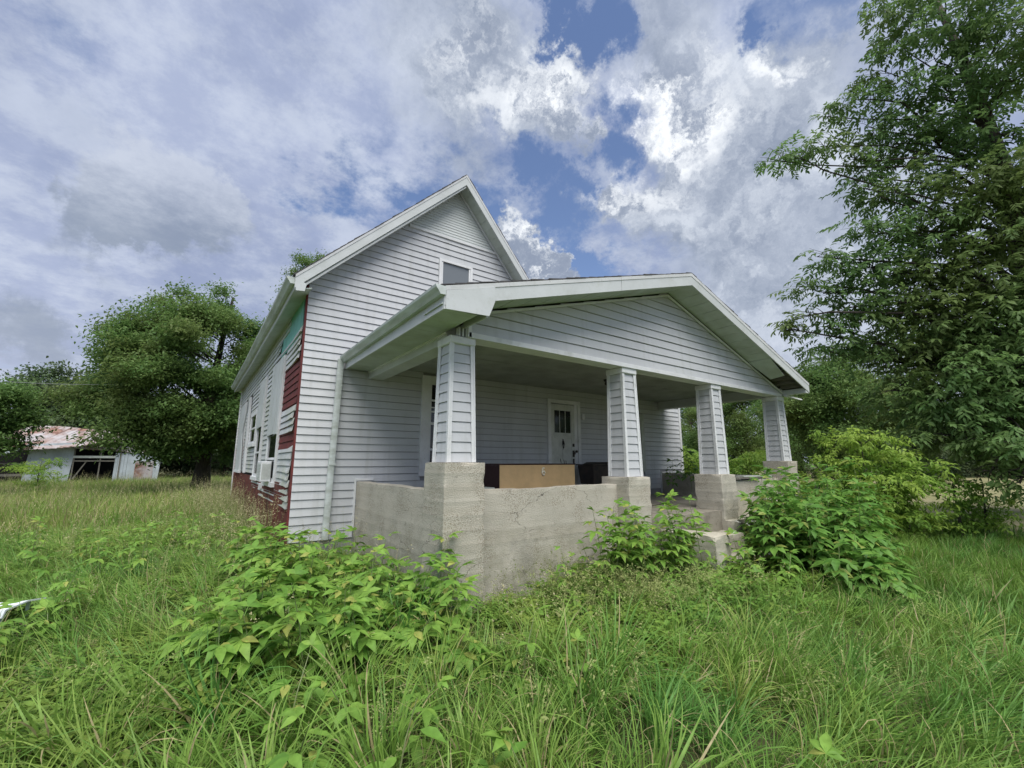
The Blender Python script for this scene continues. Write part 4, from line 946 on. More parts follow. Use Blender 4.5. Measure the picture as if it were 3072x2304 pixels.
def near_fn(x, y, a, d, n):
    # a: bearing from the view axis, d: distance, n: patch noise
    if a > .42 and d > 5.2 and x > 6:                      # short lawn to the right
        if rg.random() < .3: add_near(x, y, d, a, n)
        lawn.append(((x, y, gz(x, y)), (0, 0, rg.uniform(0, 6.28)), rg.uniform(.8, 1.5), rg.randint(0, 4))); return
    if region_bits(x, y):
        for q_ in range(2): vetch.append(((x+rg.gauss(0, .1), y+rg.gauss(0, .1), gz(x, y)), (rg.gauss(0, .2), rg.gauss(0, .2), rg.uniform(0, 6.28)), rg.uniform(.9, 1.6)*(.6 if near_pillar(x, y) else 1), rg.randint(0, 4)))
        if rg.random() < .14: seeds.append(((x, y, gz(x, y)), (rg.gauss(0, .2), rg.gauss(0, .2), rg.uniform(0, 6.28)), rg.uniform(.7, 1.1), 5+rg.randint(0, 3)))
        if rg.random() < .18: add_near(x, y, d, a, n)
        return
    add_near(x, y, d, a, n)
    if a < -.1 and rg.random() < .55*(d > 3.2)*(n > -.12): vetch.append(((x, y, gz(x, y)), (0, 0, rg.uniform(0, 6.28)), rg.uniform(1.0, 1.7), rg.randint(0, 4)))
    if a < -.12 and d > 3.6 and n > -.25 and rg.random() < (.12 if d > 6 else .05): seeds.append(((x, y, gz(x, y)), (rg.gauss(0, .2), rg.gauss(.1, .2), rg.uniform(0, 6.28)), rg.uniform(.62, .90), rg.randint(0, 4)))
    elif d > 2.4 and rg.random() < .05: seeds.append(((x, y, gz(x, y)), (rg.gauss(0, .5), rg.gauss(0, .5), rg.uniform(0, 6.28)), rg.uniform(.6, 1.0), 5+rg.randint(0, 3)))
    elif d > 3 and rg.random() < .010: seeds.append(((x, y, gz(x, y)), (0, 0, rg.uniform(0, 6.28)), rg.uniform(.5, .75), rg.randint(0, 4)))
sow(1.1, 4.5, 60, near_fn); sow(4.5, 8, 46, near_fn); sow(8, 13, 34, near_fn)
tus = []
for _ in range(9000):
    r_ = math.sqrt(rg.uniform(1.5**2, 8.0**2)); t = rg.uniform(0, 2*math.pi); x, y = r_*math.cos(t), r_*math.sin(t)
    if not in_view(x, y) or inside_house(x, y, .15) or region_bits(x, y) or near_pillar(x, y): continue
    a, d, n = zone(x, y)
    if a > .42 and d > 5.2 and x > 6 or any((x-p)**2+(y-q)**2 < .33**2 for p, q in tus): continue
    tus.append((x, y)); tl = rg.uniform(0, .2) if -.25 < a < .22 else rg.uniform(.25, .65)
    az = (math.atan2(RT.y-FH.y*.5, RT.x-FH.x*.5) if a > 0 else math.atan2(-RT.y-FH.y*.7, -RT.x-FH.x*.7))+rg.gauss(0, .35)
    lush.append(((x, y, gz(x, y)), tilt_euler(x, y, az, tl, rg.uniform(0, 6.28)), rg.uniform(.55, .86)*(.72 if (a < -.3 and d > 3.5) or a > .3 else 1)*(.78+.22*min(1, max(0, (d-1.4)/2.0))), 19+(rg.randint(0, 3) if rg.random() < .62 else rg.randint(4, 6))))
def far_fn(x, y, a, d, n):
    if a > .1:
        if x > 13.4+max(0, (y-1)*.55): return      # mown field
        lawn.append(((x, y, gz(x, y)), (0, 0, rg.uniform(0, 6.28)), rg.uniform(1.6, 2.6), rg.randint(0, 4))); return
    s_ = rg.uniform(.8, 1.25)*(1+.25*n); far.append(((x, y, gz(x, y)), (rg.gauss(0, .2), rg.gauss(0, .2), rg.uniform(0, 6.28)), s_, rg.randint(0, 3)))
    if rg.random() < .22: seeds.append(((x, y, gz(x, y)), (rg.gauss(0, .12), rg.gauss(0, .12), rg.uniform(0, 6.28)), rg.uniform(.75, 1.1), rg.randint(0, 4)))
sow(13, 22, 12, far_fn); sow(22, 45, 4, far_fn)
# a straw-coloured patch of collapsed seed grass at the wall, and grass right along the foundations
for _ in range(110):
    x = rg.gauss(3.9, .65); y = rg.gauss(3.2, .3)
    if inside_house(x, y, .05) or x < 2.6: continue
    seeds.append(((x, y, gz(x, y)), (rg.gauss(0, .4), rg.gauss(0, .4), rg.uniform(0, 6.28)), rg.uniform(.7, 1.15), 5+rg.randint(0, 3)))
for _ in range(170):
    y = rg.uniform(7.3, 18); x = 1.2-abs(rg.gauss(0, .6))-.05; seeds.append(((x, y, gz(x, y)), (rg.gauss(0, .15), rg.gauss(0, .15), rg.uniform(0, 6.28)), rg.uniform(.75, 1.15), rg.randint(0, 4)))
tag(scatter('grass', lush, PROT_NEAR), 'long lush green grass blades arching over each other across the foreground', 'grass', kind='stuff')
tag(scatter('seeding_grass', seeds, P_SEED+P_SEEDLOW), 'tan seed heads of tall grass standing over the overgrown yard', 'grass', kind='stuff')
tag(scatter('ground_weeds', vetch, P_VETCH), 'low fine-leaved weeds in front of the concrete wall and step', 'weeds', kind='stuff')
tag(scatter('lawn', lawn, P_LAWN), 'shorter shaded green grass of the yard to the right', 'grass', kind='stuff')
tag(scatter('field_grass', far, P_FARG), 'distant tan and green meadow grass in front of the barn', 'grass', kind='stuff')

# ------------------------------------------------------------------ broad-leaved weeds: every stalk is a thing, every compound leaf a part
def compound_leaf(seed, m, n_, ln, wd, kind='palm'):
    r = random.Random(seed); v = []; f = []; pet = r.uniform(.05, .09)
    end = Vector((pet, 0, pet*.25))
    k = len(v); s_ = Vector((0, .0022, 0)); v += [tuple(-s_), tuple(s_), tuple(end+s_), tuple(end-s_)]; f.append((k, k+1, k+2, k+3))
    if kind == 'palm':
        angs = [0] if n_ == 1 else [(-1+2*i/(n_-1))*(1.15 if n_ == 3 else 1.5) for i in range(n_)]
        for a in angs:
            l_ = ln*(1-.22*abs(a))*r.uniform(.88, 1.1)
            leaflet(v, f, end, Vector((math.cos(a), math.sin(a), r.uniform(-.05, .15))), ZU, l_, wd*(1-.12*abs(a)), fold=.30, droop=r.uniform(.15, .5), seg=4)
    return mesh_from('leaf', v, f, [m])
LEAF = {'weed_leaf': [compound_leaf(i, 'weed_leaf', (3, 5, 3, 5, 5)[i % 5], .150, .062) for i in range(6)],
        'weed_dark': [compound_leaf(20+i, 'weed_dark', (3, 5, 5)[i % 3], .155, .066) for i in range(5)],
        'single': [compound_leaf(40+i, 'weed_leaf', 1, .13, .062) for i in range(3)]}
def stalk_mesh(h, r_, bendv):
    mb = MB(); pts = [Vector((bendv[0]*t*t, bendv[1]*t*t, h*t)) for t in (0, .35, .7, 1)]; mb.tube(pts, [r_, r_*.8, r_*.6, r_*.35], 5)
    me = bpy.data.meshes.new('stalk'); me.from_pydata(mb.v, [], mb.f); me.materials.append(M['stalk']); return me
flower_me = None
def flower_head():
    global flower_me
    if flower_me is None:
        r = random.Random(5); v = []; f = []
        for i in range(26):
            a = r.uniform(0, 6.28); q = .035*math.sqrt(r.random()); p = Vector((q*math.cos(a), q*math.sin(a), .01*r.random())); s_ = .0045
            n0 = len(v); v += [(p.x-s_, p.y, p.z), (p.x, p.y-s_, p.z+.002), (p.x+s_, p.y, p.z), (p.x, p.y+s_, p.z+.002)]; f.append((n0, n0+1, n0+2, n0+3))
        flower_me = mesh_from('flower_head', v, f, ['flower'])
    return flower_me
STALKS = {}
def weed(x, y, h, kind, label, group=None, n_=12, sc_=1., name='weed_plant', flowers=0, z=None):
    key = (round(h, 1), rg.randint(0, 3))
    bv = (rg.gauss(0, .10), rg.gauss(0, .10))
    root = tag(empty(name, (x, y, (gz(x, y)-.02) if z is None else z), rg.uniform(0, 6.28)), label, 'plant', group)
    if key not in STALKS: STALKS[key] = (stalk_mesh(key[0], .006, bv), bv)
    me, bv = STALKS[key]; h = key[0]; linkmesh('stalk', me, root)
    ph = rg.uniform(0, 6.28)
    for i in range(n_):
        t = .34+.66*((i//2)+.5)/((n_+1)//2) if i < n_-1 else 1
        t = min(t, 1); o = linkmesh('leaf', rg.choice(LEAF[kind]), root)
        o.location = (bv[0]*t*t, bv[1]*t*t, h*t)
        az = ph+(i % 2)*math.pi+(i//2)*1.5+rg.gauss(0, .2); top = t > .93
        pitch = rg.uniform(-.75, -.25) if top else rg.uniform(-.15, .35)
        o.rotation_euler = (rg.gauss(0, .18), pitch, az); s_ = sc_*rg.uniform(.8, 1.15)*(1.0 if t < .8 else .82); o.scale = (s_, s_, s_)
    for k in range(flowers):
        o = linkmesh('flower_head', flower_head(), root); o.location = (bv[0]+rg.gauss(0, .06), bv[1]+rg.gauss(0, .06), h+rg.uniform(.02, .09)); o.rotation_euler = (rg.gauss(0, .3), rg.gauss(0, .3), 0)
    return root
ORD = ['first', 'second', 'third', 'fourth', 'fifth', 'sixth', 'seventh', 'eighth', 'ninth', 'tenth', 'eleventh', 'twelfth', 'thirteenth', 'fourteenth']
def cluster(count, cx, cy, rx, ry, rot, h0, h1, kind, look, where, group, mind=.12, rows=3, **kw):
    """a bank of weeds; each one is told apart by its row (counted from the viewer) and its place in that row from the left"""
    pts = []; tries = 0
    while len(pts) < count and tries < count*60:
        tries += 1; a = rg.uniform(0, 6.28); q = math.sqrt(rg.random()); u, v_ = rx*q*math.cos(a), ry*q*math.sin(a)
        x = cx+u*math.cos(rot)-v_*math.sin(rot); y = cy+u*math.sin(rot)+v_*math.cos(rot)
        if inside_house(x, y, .07) or any((x-p)**2+(y-q_)**2 < mind**2 for p, q_, _ in pts): continue
        pts.append((x, y, q))
    pts.sort(key=lambda p: p[0]*FH.x+p[1]*FH.y); k = -(-len(pts)//rows)
    for ri in range(rows):
        row = sorted(pts[ri*k:(ri+1)*k], key=lambda p: math.atan2(p[0]*RT.x+p[1]*RT.y, p[0]*FH.x+p[1]*FH.y))
        rn = ('front', 'back')[ri] if rows == 2 else ('front', 'second', 'third', 'rear')[ri if ri < rows-1 else 3]
        for ci, (x, y, q) in enumerate(row):
            weed(x, y, rg.uniform(h0*.85, h1*1.05)*(1-.25*q*rg.random()), kind, '%s %s, %s row, %s from left' % (look, where, rn, ORD[ci]), group, **kw)
cluster(48, 1.10, 3.95, 1.05, .92, .2, .50, .78, 'weed_leaf', 'bright green weed', 'left of corner pillar', 'weeds in the clump left of the corner pillar', n_=14, rows=4, sc_=1.05)
cluster(20, 1.05, 5.5, .8, 1.1, 0, .60, .85, 'weed_leaf', 'tall green weed', 'below the downspout', 'weeds at the foot of the downspout', n_=14, sc_=1.1)
cluster(7, 1.62, 3.10, .26, .36, .4, .34, .50, 'weed_leaf', 'pale green weed', 'at the corner pillar front', 'weeds at the front of the corner pillar', n_=11, rows=2)
cluster(24, 4.70, 3.50, .85, .42, 0, .75, 1.22, 'weed_leaf', 'climbing green weed', 'at the second pillar', 'weeds against the low wall by the second pillar', n_=16, rows=2)
cluster(50, 7.65, 3.0, 1.75, .85, .10, 1.0, 1.45, 'weed_dark', 'dark green weed', 'before the right pillars', 'weeds banked up before the two right pillars', mind=.2, n_=18, sc_=1.3, rows=4)
cluster(20, 3.75, 3.75, .62, .34, 0, .26, .60, 'weed_leaf', 'short leafy weed', 'along the low wall', 'short weeds along the low porch wall', mind=.13, n_=9, rows=2, sc_=.75)
cluster(22, 6.0, 2.75, 1.5, .35, .05, .28, .50, 'weed_leaf', 'short green weed', 'below the concrete step', 'short weeds below the concrete step', mind=.16, n_=9, rows=2, sc_=.8)
cluster(20, 6.75, 2.15, .85, .45, .25, .50, .78, 'weed_dark', 'broad dark weed', 'at outer end of the bank', 'weeds at the outer right end of the bank', mind=.25, n_=15, sc_=1.3)
cluster(16, 6.45, 3.15, .55, .55, 0, .5, .85, 'weed_leaf', 'white-flowered weed', 'right of the step', 'white flowering weeds right of the step', mind=.18, n_=11, flowers=2, rows=2)
cluster(20, -1.7, 5.4, 1.2, 1.0, .4, .40, .62, 'weed_leaf', 'low green weed', 'near the left edge', 'low weeds towards the left edge', mind=.2, n_=11, sc_=.9)
cluster(28, -1.2, 8.2, 1.8, 1.3, .2, .5, .8, 'weed_leaf', 'leafy weed', 'in the meadow before the barn', 'weeds in the meadow before the barn', mind=.25, n_=10, sc_=.9)
for (px, py, d, lab) in ((1620, 2200, 2.05, 'three-leaved seedling low in the grass at the bottom centre'), (1500, 2170, 2.1, 'pale seedling beside another at the bottom centre of the grass'),
                         (1190, 2150, 2.2, 'narrow-leaved green seedling standing at the bottom left of centre'), (1230, 1960, 2.6, 'leafy seedling below the weed clump left of the wall corner'),
                         (880, 1880, 2.75, 'green weed leaning out of the clump over the arching grass'), (900, 2040, 2.4, 'small yellow-green weed in the grass right of the left clump'),
                         (340, 2230, 2.15, 'wide leafy weed at the bottom left corner of the grass'), (290, 2270, 2.05, 'pale broad-leaved weed at the lowest left edge'), (1560, 1870, 3.0, 'light green weed rising out of the grass before the low wall'),
                         (1720, 1890, 3.0, 'light green weed right of another before the low wall'), (2480, 2230, 2.2, 'small weed at the bottom right of the grass'), (1080, 1840, 2.75, 'green weed with broad leaves before the wall corner')):
    p = at(px, py, d); weed(p.x, p.y, rg.uniform(.35, .5), 'weed_leaf' if px != 1190 else 'single', lab, n_=7, sc_=.85, name='seedling')
p = at(2115, 1590, 5.9); weed(6.35, 3.95, .42, 'weed_leaf', 'green weed growing on the steps right of the concrete cheek block', n_=12, sc_=1.1, z=.30)
weed(9.35, 5.9, 1.0, 'weed_dark', 'dark vine-like weed growing up the inner side of the right porch wall', n_=16, sc_=1.2, z=.76)
weed(8.9, 6.1, .8, 'weed_dark', 'smaller dark weed at the back right corner inside the porch', n_=14, sc_=1.1, z=.76)

# ------------------------------------------------------------------ trees
def sprig(seed, m, n_, L_, ln, wd, droop=.3):
    """leafy twig, leaflets on both sides"""
    r = random.Random(seed); v = []; f = []
    d = Vector((1, 0, .1))
    for i in range(n_):
        t = (i+1)/n_; p = Vector((L_*t, r.gauss(0, .02), .1*L_*t-droop*L_*t*t)); s_ = 1 if i % 2 else -1; a = s_*r.uniform(.5, 1.2) if i < n_-1 else 0
        leaflet(v, f, p, Vector((math.cos(a), math.sin(a), r.uniform(-.7, .15))), Vector((r.gauss(0, .3), r.gauss(0, .3), 1)), ln*r.uniform(.7, 1.1), wd*r.uniform(.8, 1.15), seg=3, droop=.3)
    return mesh_from('leaf_sprig', v, f, [m])
def bunch(seed, m, n_, rad_, ln, wd):
    """loose tuft of leaves for trees far away"""
    r = random.Random(seed); v = []; f = []
    for i in range(n_):
        p = Vector((r.gauss(0, 1), r.gauss(0, 1), r.gauss(0, .55)))*rad_*.5; d = Vector((r.gauss(0, 1), r.gauss(0, 1), r.uniform(-.7, .2))).normalized()
        leaflet(v, f, p, d, Vector((r.gauss(0, .4), r.gauss(0, .4), 1)), ln*r.uniform(.6, 1.1), wd*r.uniform(.7, 1.1), seg=3)
    return mesh_from('leaf_tuft', v, f, [m])
SPR = [sprig(i, 'leaf_right', 11, .36, .15, .052) for i in range(5)]
SPY = [sprig(10+i, 'leaf_yellow', 9, .24, .11, .042) for i in range(3)]
TOAK = [bunch(20+i, 'leaf_oak', 24, .55, .17, .085) for i in range(4)]
TFAR = [bunch(30+i, 'leaf_far', 18, .85, .34, .18) for i in range(4)]
def tree(name, base, top, r0, clumps, n_per, protos, label, group=None, scl=1., seed=0, cat='tree', fork=.3, twigs=4, flat=.6, gz0=True, shell=.5, lean=None):
    """clumps: (x, y, z, r). Trunk -> limb to each clump -> twigs; leaves gather round the twigs"""
    r = random.Random(seed); base = Vector(base); root = tag(empty(name, base), label, cat, group)
    top = Vector(top)-base; mb = MB(); n_ = 8; ctr = []
    for i in range(n_+1):
        t = i/n_; p = top*t+Vector((math.sin(t*4+seed)*.18*t, math.cos(t*3.3+seed)*.18*t, 0))*top.length/8; ctr.append(p)
    mb.tube(ctr, [r0*(1.35 if i == 0 else 1-.85*i/n_) for i in range(n_+1)], 9)
    pts = []
    for (cx, cy, cz, cr) in clumps:
        c = Vector((cx, cy, cz))-base; hd = math.hypot(c.x, c.y)
        tz = max(fork*top.z, min(.95*top.z, c.z-hd*r.uniform(.35, .75))); t = tz/top.z; i0 = min(int(t*n_), n_-1); s0 = ctr[i0].lerp(ctr[i0+1], t*n_-i0)
        rr = max(.012, r0*(1-.85*t)*.30*min(1, .4+cr/2)); Lc = (c-s0).length; mid = s0.lerp(c, .5)+Vector((r.gauss(0, .05)*Lc, r.gauss(0, .05)*Lc, Lc*.09+r.gauss(0, .05)*Lc))
        lim = [s0, s0.lerp(mid, .5)+Vector((r.gauss(0, .03)*Lc, r.gauss(0, .03)*Lc, r.gauss(0, .03)*Lc)), mid, mid.lerp(c, .55)+Vector((r.gauss(0, .03)*Lc, r.gauss(0, .03)*Lc, .02*Lc)), c]
        mb.tube(lim, [rr, rr*.8, rr*.6, rr*.42, rr*.22], 5)
        tips = []
        for k in range(twigs):
            d = Vector((r.gauss(0, 1), r.gauss(0, 1), r.gauss(.15, .55))).normalized(); e = c+Vector((d.x*cr, d.y*cr, d.z*cr*flat)); st = lim[3].lerp(c, r.uniform(.2, 1))
            m2 = st.lerp(e, .5)+Vector((0, 0, .08*cr)); mb.tube([st, m2, e], [rr*.22, rr*.14, max(.003, rr*.05)], 4); tips.append((st, m2, e))
        for k in range(int(n_per*cr*cr)):
            if r.random() < shell and tips:
                a, b, e = r.choice(tips); t = r.uniform(.25, 1.05); p = (a*(1-t)*(1-t)+b*2*t*(1-t)+e*t*t) if t <= 1 else e
                p = p+Vector((r.gauss(0, .14), r.gauss(0, .14), r.gauss(0, .09)))*cr
            else:
                d = Vector((r.gauss(0, 1), r.gauss(0, 1), r.gauss(0, 1))).normalized()*cr*(r.random()**.45); p = c+Vector((d.x, d.y, d.z*flat))
            out = p-c; az = math.atan2(out.y, out.x)+r.gauss(0, .7)
            pts.append((tuple(p), (r.gauss(0, .35), r.gauss(.15, .4), az), scl*r.uniform(.7, 1.2), r.randint(0, len(protos)-1)))
    tr = mb.obj('trunk', 'bark', root, smooth=True)
    cr_ = scatter('crown', pts, protos); cr_.parent = root; cr_['kind'] = 'stuff'
    return root
def fill(cx, cy, cz, rx, ry, rz, n_, cr, seed, holes=(), inner=.45):
    """clump centres spread through an ellipsoid, keeping apart and mostly near its skin"""
    r = random.Random(seed); out = []; tries = 0
    while len(out) < n_ and tries < n_*80:
        tries += 1; d = Vector((r.gauss(0, 1), r.gauss(0, 1), r.gauss(0, 1))).normalized()*(r.uniform(inner, 1)**.6); p = Vector((cx+d.x*rx, cy+d.y*ry, cz+d.z*rz))
        if any((p-Vector(h[:3])).length < h[3] for h in holes): continue
        c_ = cr*r.uniform(.7, 1.25)
        if any((p-Vector(q[:3])).length < .55*(c_+q[3]) for q in out): continue
        out.append((p.x, p.y, p.z, c_))
    return out
# big tree left of the house
def pz(px, py, d): return tuple(at(px, py, d))
b = at(607, 1400, 27); bt = (b.x, b.y, 0); cC = at(560, 1120, 27)
holes_ = [tuple(at(645+6*(k % 2), 1030+8*(k % 3), 22+1.1*k))+(1.25,) for k in range(9)]
cl = fill(cC.x+.3, cC.y, 5.9, 3.15, 3.9, 3.8, 54, 1.2, 3, holes=holes_)
cl += [pz(x, y, d)+(r_,) for x, y, d, r_ in ((370, 1200, 26, .9), (420, 1280, 25, .9), (330, 1290, 25.5, .55), (270, 1320, 25, .35), (470, 1320, 25, .9), (540, 1290, 24, .9), (700, 1310, 25, 1.), (740, 1250, 26, 1.), (680, 1240, 24, 1.), (350, 1330, 25, .5), (420, 1345, 25, .45), (600, 1250, 24, .8), (480, 1365, 25, .6), (540, 1350, 25, .7), (690, 1360, 26, .6), (740, 1340, 26.5, .8), (620, 1310, 28, .8), (770, 1180, 27, 1.1), (800, 1080, 27, 1.1), (770, 1290, 27, 1.0), (300, 1160, 29, .9), (340, 1080, 28, .8), (270, 1230, 29, .9), (230, 1190, 30, .8), (330, 1000, 27.5, .6), (480, 1230, 24.5, .8), (560, 880, 26, .5), (480, 900, 26.5, .45), (660, 870, 27, .5), (790, 1370, 27.5, .8), (760, 1000, 27, 1.0))]
tree('tree', bt, (b.x+.3, b.y, 10.4), .36, cl, 100, TOAK, 'large dark green tree with a domed crown left of the house', seed=3, fork=.22)
# trees beyond the barn and at the left edge
def far_tree(px, py_top, d, w_, label, n_=26, cr=2.0, protos=None, group=None, n_per=16, hfrac=.5, seed=None):
    g_ = at(px, 1386, d); tz = at(px, py_top, d).z; rz = tz*hfrac; s_ = int(px+d) if seed is None else seed
    c_ = fill(g_.x, g_.y, tz-rz, w_, w_, rz, n_, cr, s_, inner=.3)
    return tree('tree', (g_.x, g_.y, 0), (g_.x, g_.y, tz*.85), .28+.01*tz, c_, n_per, protos or TFAR, label, group, scl=1.0, seed=s_, fork=.25, twigs=2)
far_tree(-60, 1130, 30, 1.0, 'dark tree at the far left edge in front of the barn', 14, .9, TOAK, n_per=90, hfrac=.36)
far_tree(170, 1090, 62, 6, 'tree rising behind the barn roof at left', 24, 2.2)
far_tree(290, 1060, 58, 6, 'broad tree behind the barn, second from the left', 26, 2.2)
far_tree(-120, 1120, 60, 7, 'tree at the left end of the row behind the barn', 20, 2.4)
far_tree(420, 1150, 66, 7, 'tree seen behind the trunk of the large left tree', 22, 2.4, hfrac=.55)
far_tree(560, 1190, 64, 7, 'lower tree showing right of the large left tree trunk', 22, 2.4, hfrac=.58)
far_tree(680, 1230, 60, 6, 'low tree between the large left tree and the house', 20, 2.2, hfrac=.6)
g_ = at(915, 1386, 34); cl = [pz(x, y, 34)+(r_,) for x, y, r_ in ((930, 800, .9), (890, 830, .8), (960, 780, .7), (870, 880, .7), (900, 770, .5), (985, 830, .9), (845, 930, .6), (930, 900, 1.), (1000, 900, 1.), (960, 990, 1.2), (1050, 950, 1.1), (1010, 1050, 1.3), (890, 1000, 1.0))]
tree('tree', (g_.x, g_.y, 0), (g_.x+.5, g_.y, cl[0][2]-.3), .32, cl, 80, TOAK, 'tall tree whose top shows above the left slope of the house roof', seed=77, fork=.4)
# mass of woodland far off on both sides
wp = []
for k in range(3400):
    a = rg.uniform(-1.35, 1.3); d = rg.uniform(85, 120); x = FH.x*d*math.cos(a)+RT.x*d*math.sin(a); y = FH.y*d*math.cos(a)+RT.y*d*math.sin(a)
    hmax = 8.5+3.5*mnoise.noise(Vector((a*9, 0, 0))); wp.append(((x, y, hmax*math.sqrt(rg.random())*(1 if rg.random() < .6 else .6)), (rg.gauss(0, .4), rg.gauss(0, .4), rg.uniform(0, 6.28)), rg.uniform(2.0, 3.2), rg.randint(0, 3)))
tag(scatter('distant_woodland', wp, TFAR), 'unbroken dark treeline on the horizon', 'woodland', kind='stuff')

# the big tree on the right: layered sprays reaching over the yard
RC = [(2310, 478, 12.4, .42), (2385, 462, 12.5, .50), (2470, 440, 12.7, .55), (2545, 470, 13, .45), (2480, 350, 13, .40), (2560, 300, 13, .55), (2600, 380, 13.4, .6), (2640, 210, 13.2, .55), (2700, 300, 13.6, .75),
      (2690, 120, 13, .55), (2640, 30, 13, .40), (2740, 40, 13.5, .75), (2800, 170, 14, .8), (2880, 60, 13.5, .8), (2960, 160, 14.5, .7), (3040, 60, 13.5, .8), (3050, 230, 14, .8), (2830, 290, 13.8, .9), (2930, 330, 15, .9), (3010, 400, 14, .8),
      (2600, 520, 13.4, .5), (2680, 430, 13.8, .8), (2780, 420, 14, .9), (2560, 560, 13, .35), (2640, 590, 13.2, .5), (2740, 560, 13.6, .8), (2850, 500, 14.5, .9), (2950, 560, 13.6, .9), (3060, 540, 14, 1.0),
      (2580, 680, 12.8, .45), (2660, 700, 13, .6), (2760, 690, 13.4, .85), (2870, 660, 14, .9), (2980, 710, 13.4, .9), (3070, 720, 14, .9),
      (2450, 770, 12.6, .40), (2520, 790, 12.8, .5), (2600, 800, 13, .65), (2700, 820, 13.2, .85), (2820, 800, 13.6, .9), (2930, 840, 13.5, .9), (3040, 860, 13.6, 1.0),
      (2400, 860, 12.6, .38), (2360, 985, 12.4, .30), (2400, 950, 12.5, .42), (2470, 880, 12.8, .55), (2480, 980, 12.9, .50), (2560, 920, 13, .65), (2660, 930, 13.3, .85), (2780, 950, 13.5, .95), (2900, 960, 13.4, 1.0), (3020, 1000, 13.3, 1.0),
      (2440, 1050, 13.0, .42), (2540, 1040, 13.2, .55), (2640, 1050, 13.3, .7), (2740, 1070, 13.4, .8), (2860, 1090, 13.2, .95), (2980, 1120, 13, 1.0), (3080, 1150, 13, 1.0),
      (2680, 1170, 13, .6), (2790, 1210, 13, .75), (2900, 1230, 12.8, .85), (3020, 1260, 12.6, .9), (2760, 1320, 12.8, .55), (2870, 1310, 12.6, .6), (2990, 1330, 12.4, .6), (3090, 1340, 12.2, .6), (2970, 1420, 12, .30), (3060, 1450, 11.8, .32),
      (3180, 100, 14, 1.2), (3200, 500, 14, 1.3), (3220, 900, 14, 1.4), (3250, 1200, 14, 1.3), (3050, -100, 14, 1.2), (2850, -80, 14, 1.1), (2700, -60, 13.6, .8)]
cl = [pz(*q[:3])+(q[3]*(1.0 if q[0] > 2650 and q[1] > 560 else .9),) for q in RC]
tree('tree', (14.6, .55, 0), (15.2, 1.1, 13.8), .38, cl, 150, SPR, 'huge green tree overhanging the yard at the right edge', seed=8, fork=.16, twigs=8, flat=.72, shell=.38)
# second, darker tree behind it
c_ = fill(19.5, .2, 4.6, 3.0, 3.6, 2.6, 24, 1.1, 12, inner=.2)
tree('tree', (20.2, .2, 0), (20.4, .2, 6.0), .26, c_, 60, TOAK, 'dense dark tree standing behind the huge right-hand tree', seed=12, fork=.2)
far_tree(2530, 1080, 31, 3.4, 'dark tree with a bare trunk behind the corner of the porch roof', 28, 1.4, TOAK, n_per=70, hfrac=.42)
far_tree(2240, 1120, 42, 4.2, 'dark tree seen between the third and fourth porch pillars', 28, 1.7, TOAK, n_per=50, hfrac=.55)
far_tree(2080, 1150, 46, 4.2, 'dark tree seen between the house corner and the third pillar', 24, 1.7, TOAK, n_per=50, hfrac=.58)
far_tree(2400, 1120, 50, 4.2, 'dark tree seen just right of the fourth porch pillar', 24, 1.8, TOAK, n_per=45, hfrac=.56)
far_tree(2680, 1130, 52, 5.0, 'dark tree at the back of the mown field', 24, 1.9, TFAR, n_per=22, hfrac=.55)
far_tree(2850, 1190, 70, 7.0, 'far tree behind the field at the right edge', 22, 2.4, TFAR, hfrac=.6)
far_tree(3060, 1200, 70, 7.0, 'far tree behind the field beyond the right edge of the big tree', 22, 2.4, TFAR, hfrac=.6)
# yellow-green saplings
def sapling(px, py_top, d, w_, label, group=None, n_=14, cr=.42):
    g_ = at(px, 1386, d); tz = at(px, py_top, d).z; s_ = int(px*3+d)
    c_ = fill(g_.x, g_.y, tz*.52, w_, w_, tz*.46, n_, cr, s_, inner=.15)
    return tree('sapling', (g_.x, g_.y, gz(g_.x, g_.y)-.02), (g_.x, g_.y, tz*.9), .035, c_, 260, SPY, label, group, scl=.95, seed=s_, cat='sapling', fork=.15, twigs=4)
sapling(2585, 1275, 11.2, .48, 'yellow-green sapling right of the fourth pillar, tallest of the young trees', n_=22)
sapling(2700, 1335, 11.6, .42, 'yellow-green sapling below the boughs of the big right tree', n_=20)
sapling(2450, 1405, 12.0, .32, 'small yellow-green bush touching the right side of the fourth pillar base', n_=12)
sapling(2250, 1330, 15.5, .95, 'yellow-green bush seen between the third and fourth pillars', n_=20)
sapling(2060, 1340, 16.5, .9, 'yellow-green bush seen between the house corner and the third pillar', n_=18)
sapling(2850, 1435, 12.4, .24, 'low yellow-green sapling at the edge of the mown field', n_=9, cr=.36)
sapling(2930, 1425, 12.5, .25, 'smallest sapling standing alone on the pale field side', n_=6, cr=.32)
sapling(2500, 1400, 10.9, .34, 'low yellow-green bush behind the right-hand weed bank', n_=10, cr=.36)
sapling(2640, 1445, 11.6, .34, 'low leafy bush right of the weed bank under the sapling', n_=9, cr=.36)
tg = at(125, 1400, 36); sapling(125, 1365, 36, 1.0, 'round bush growing against the pale barn wall', n_=8, cr=.5)

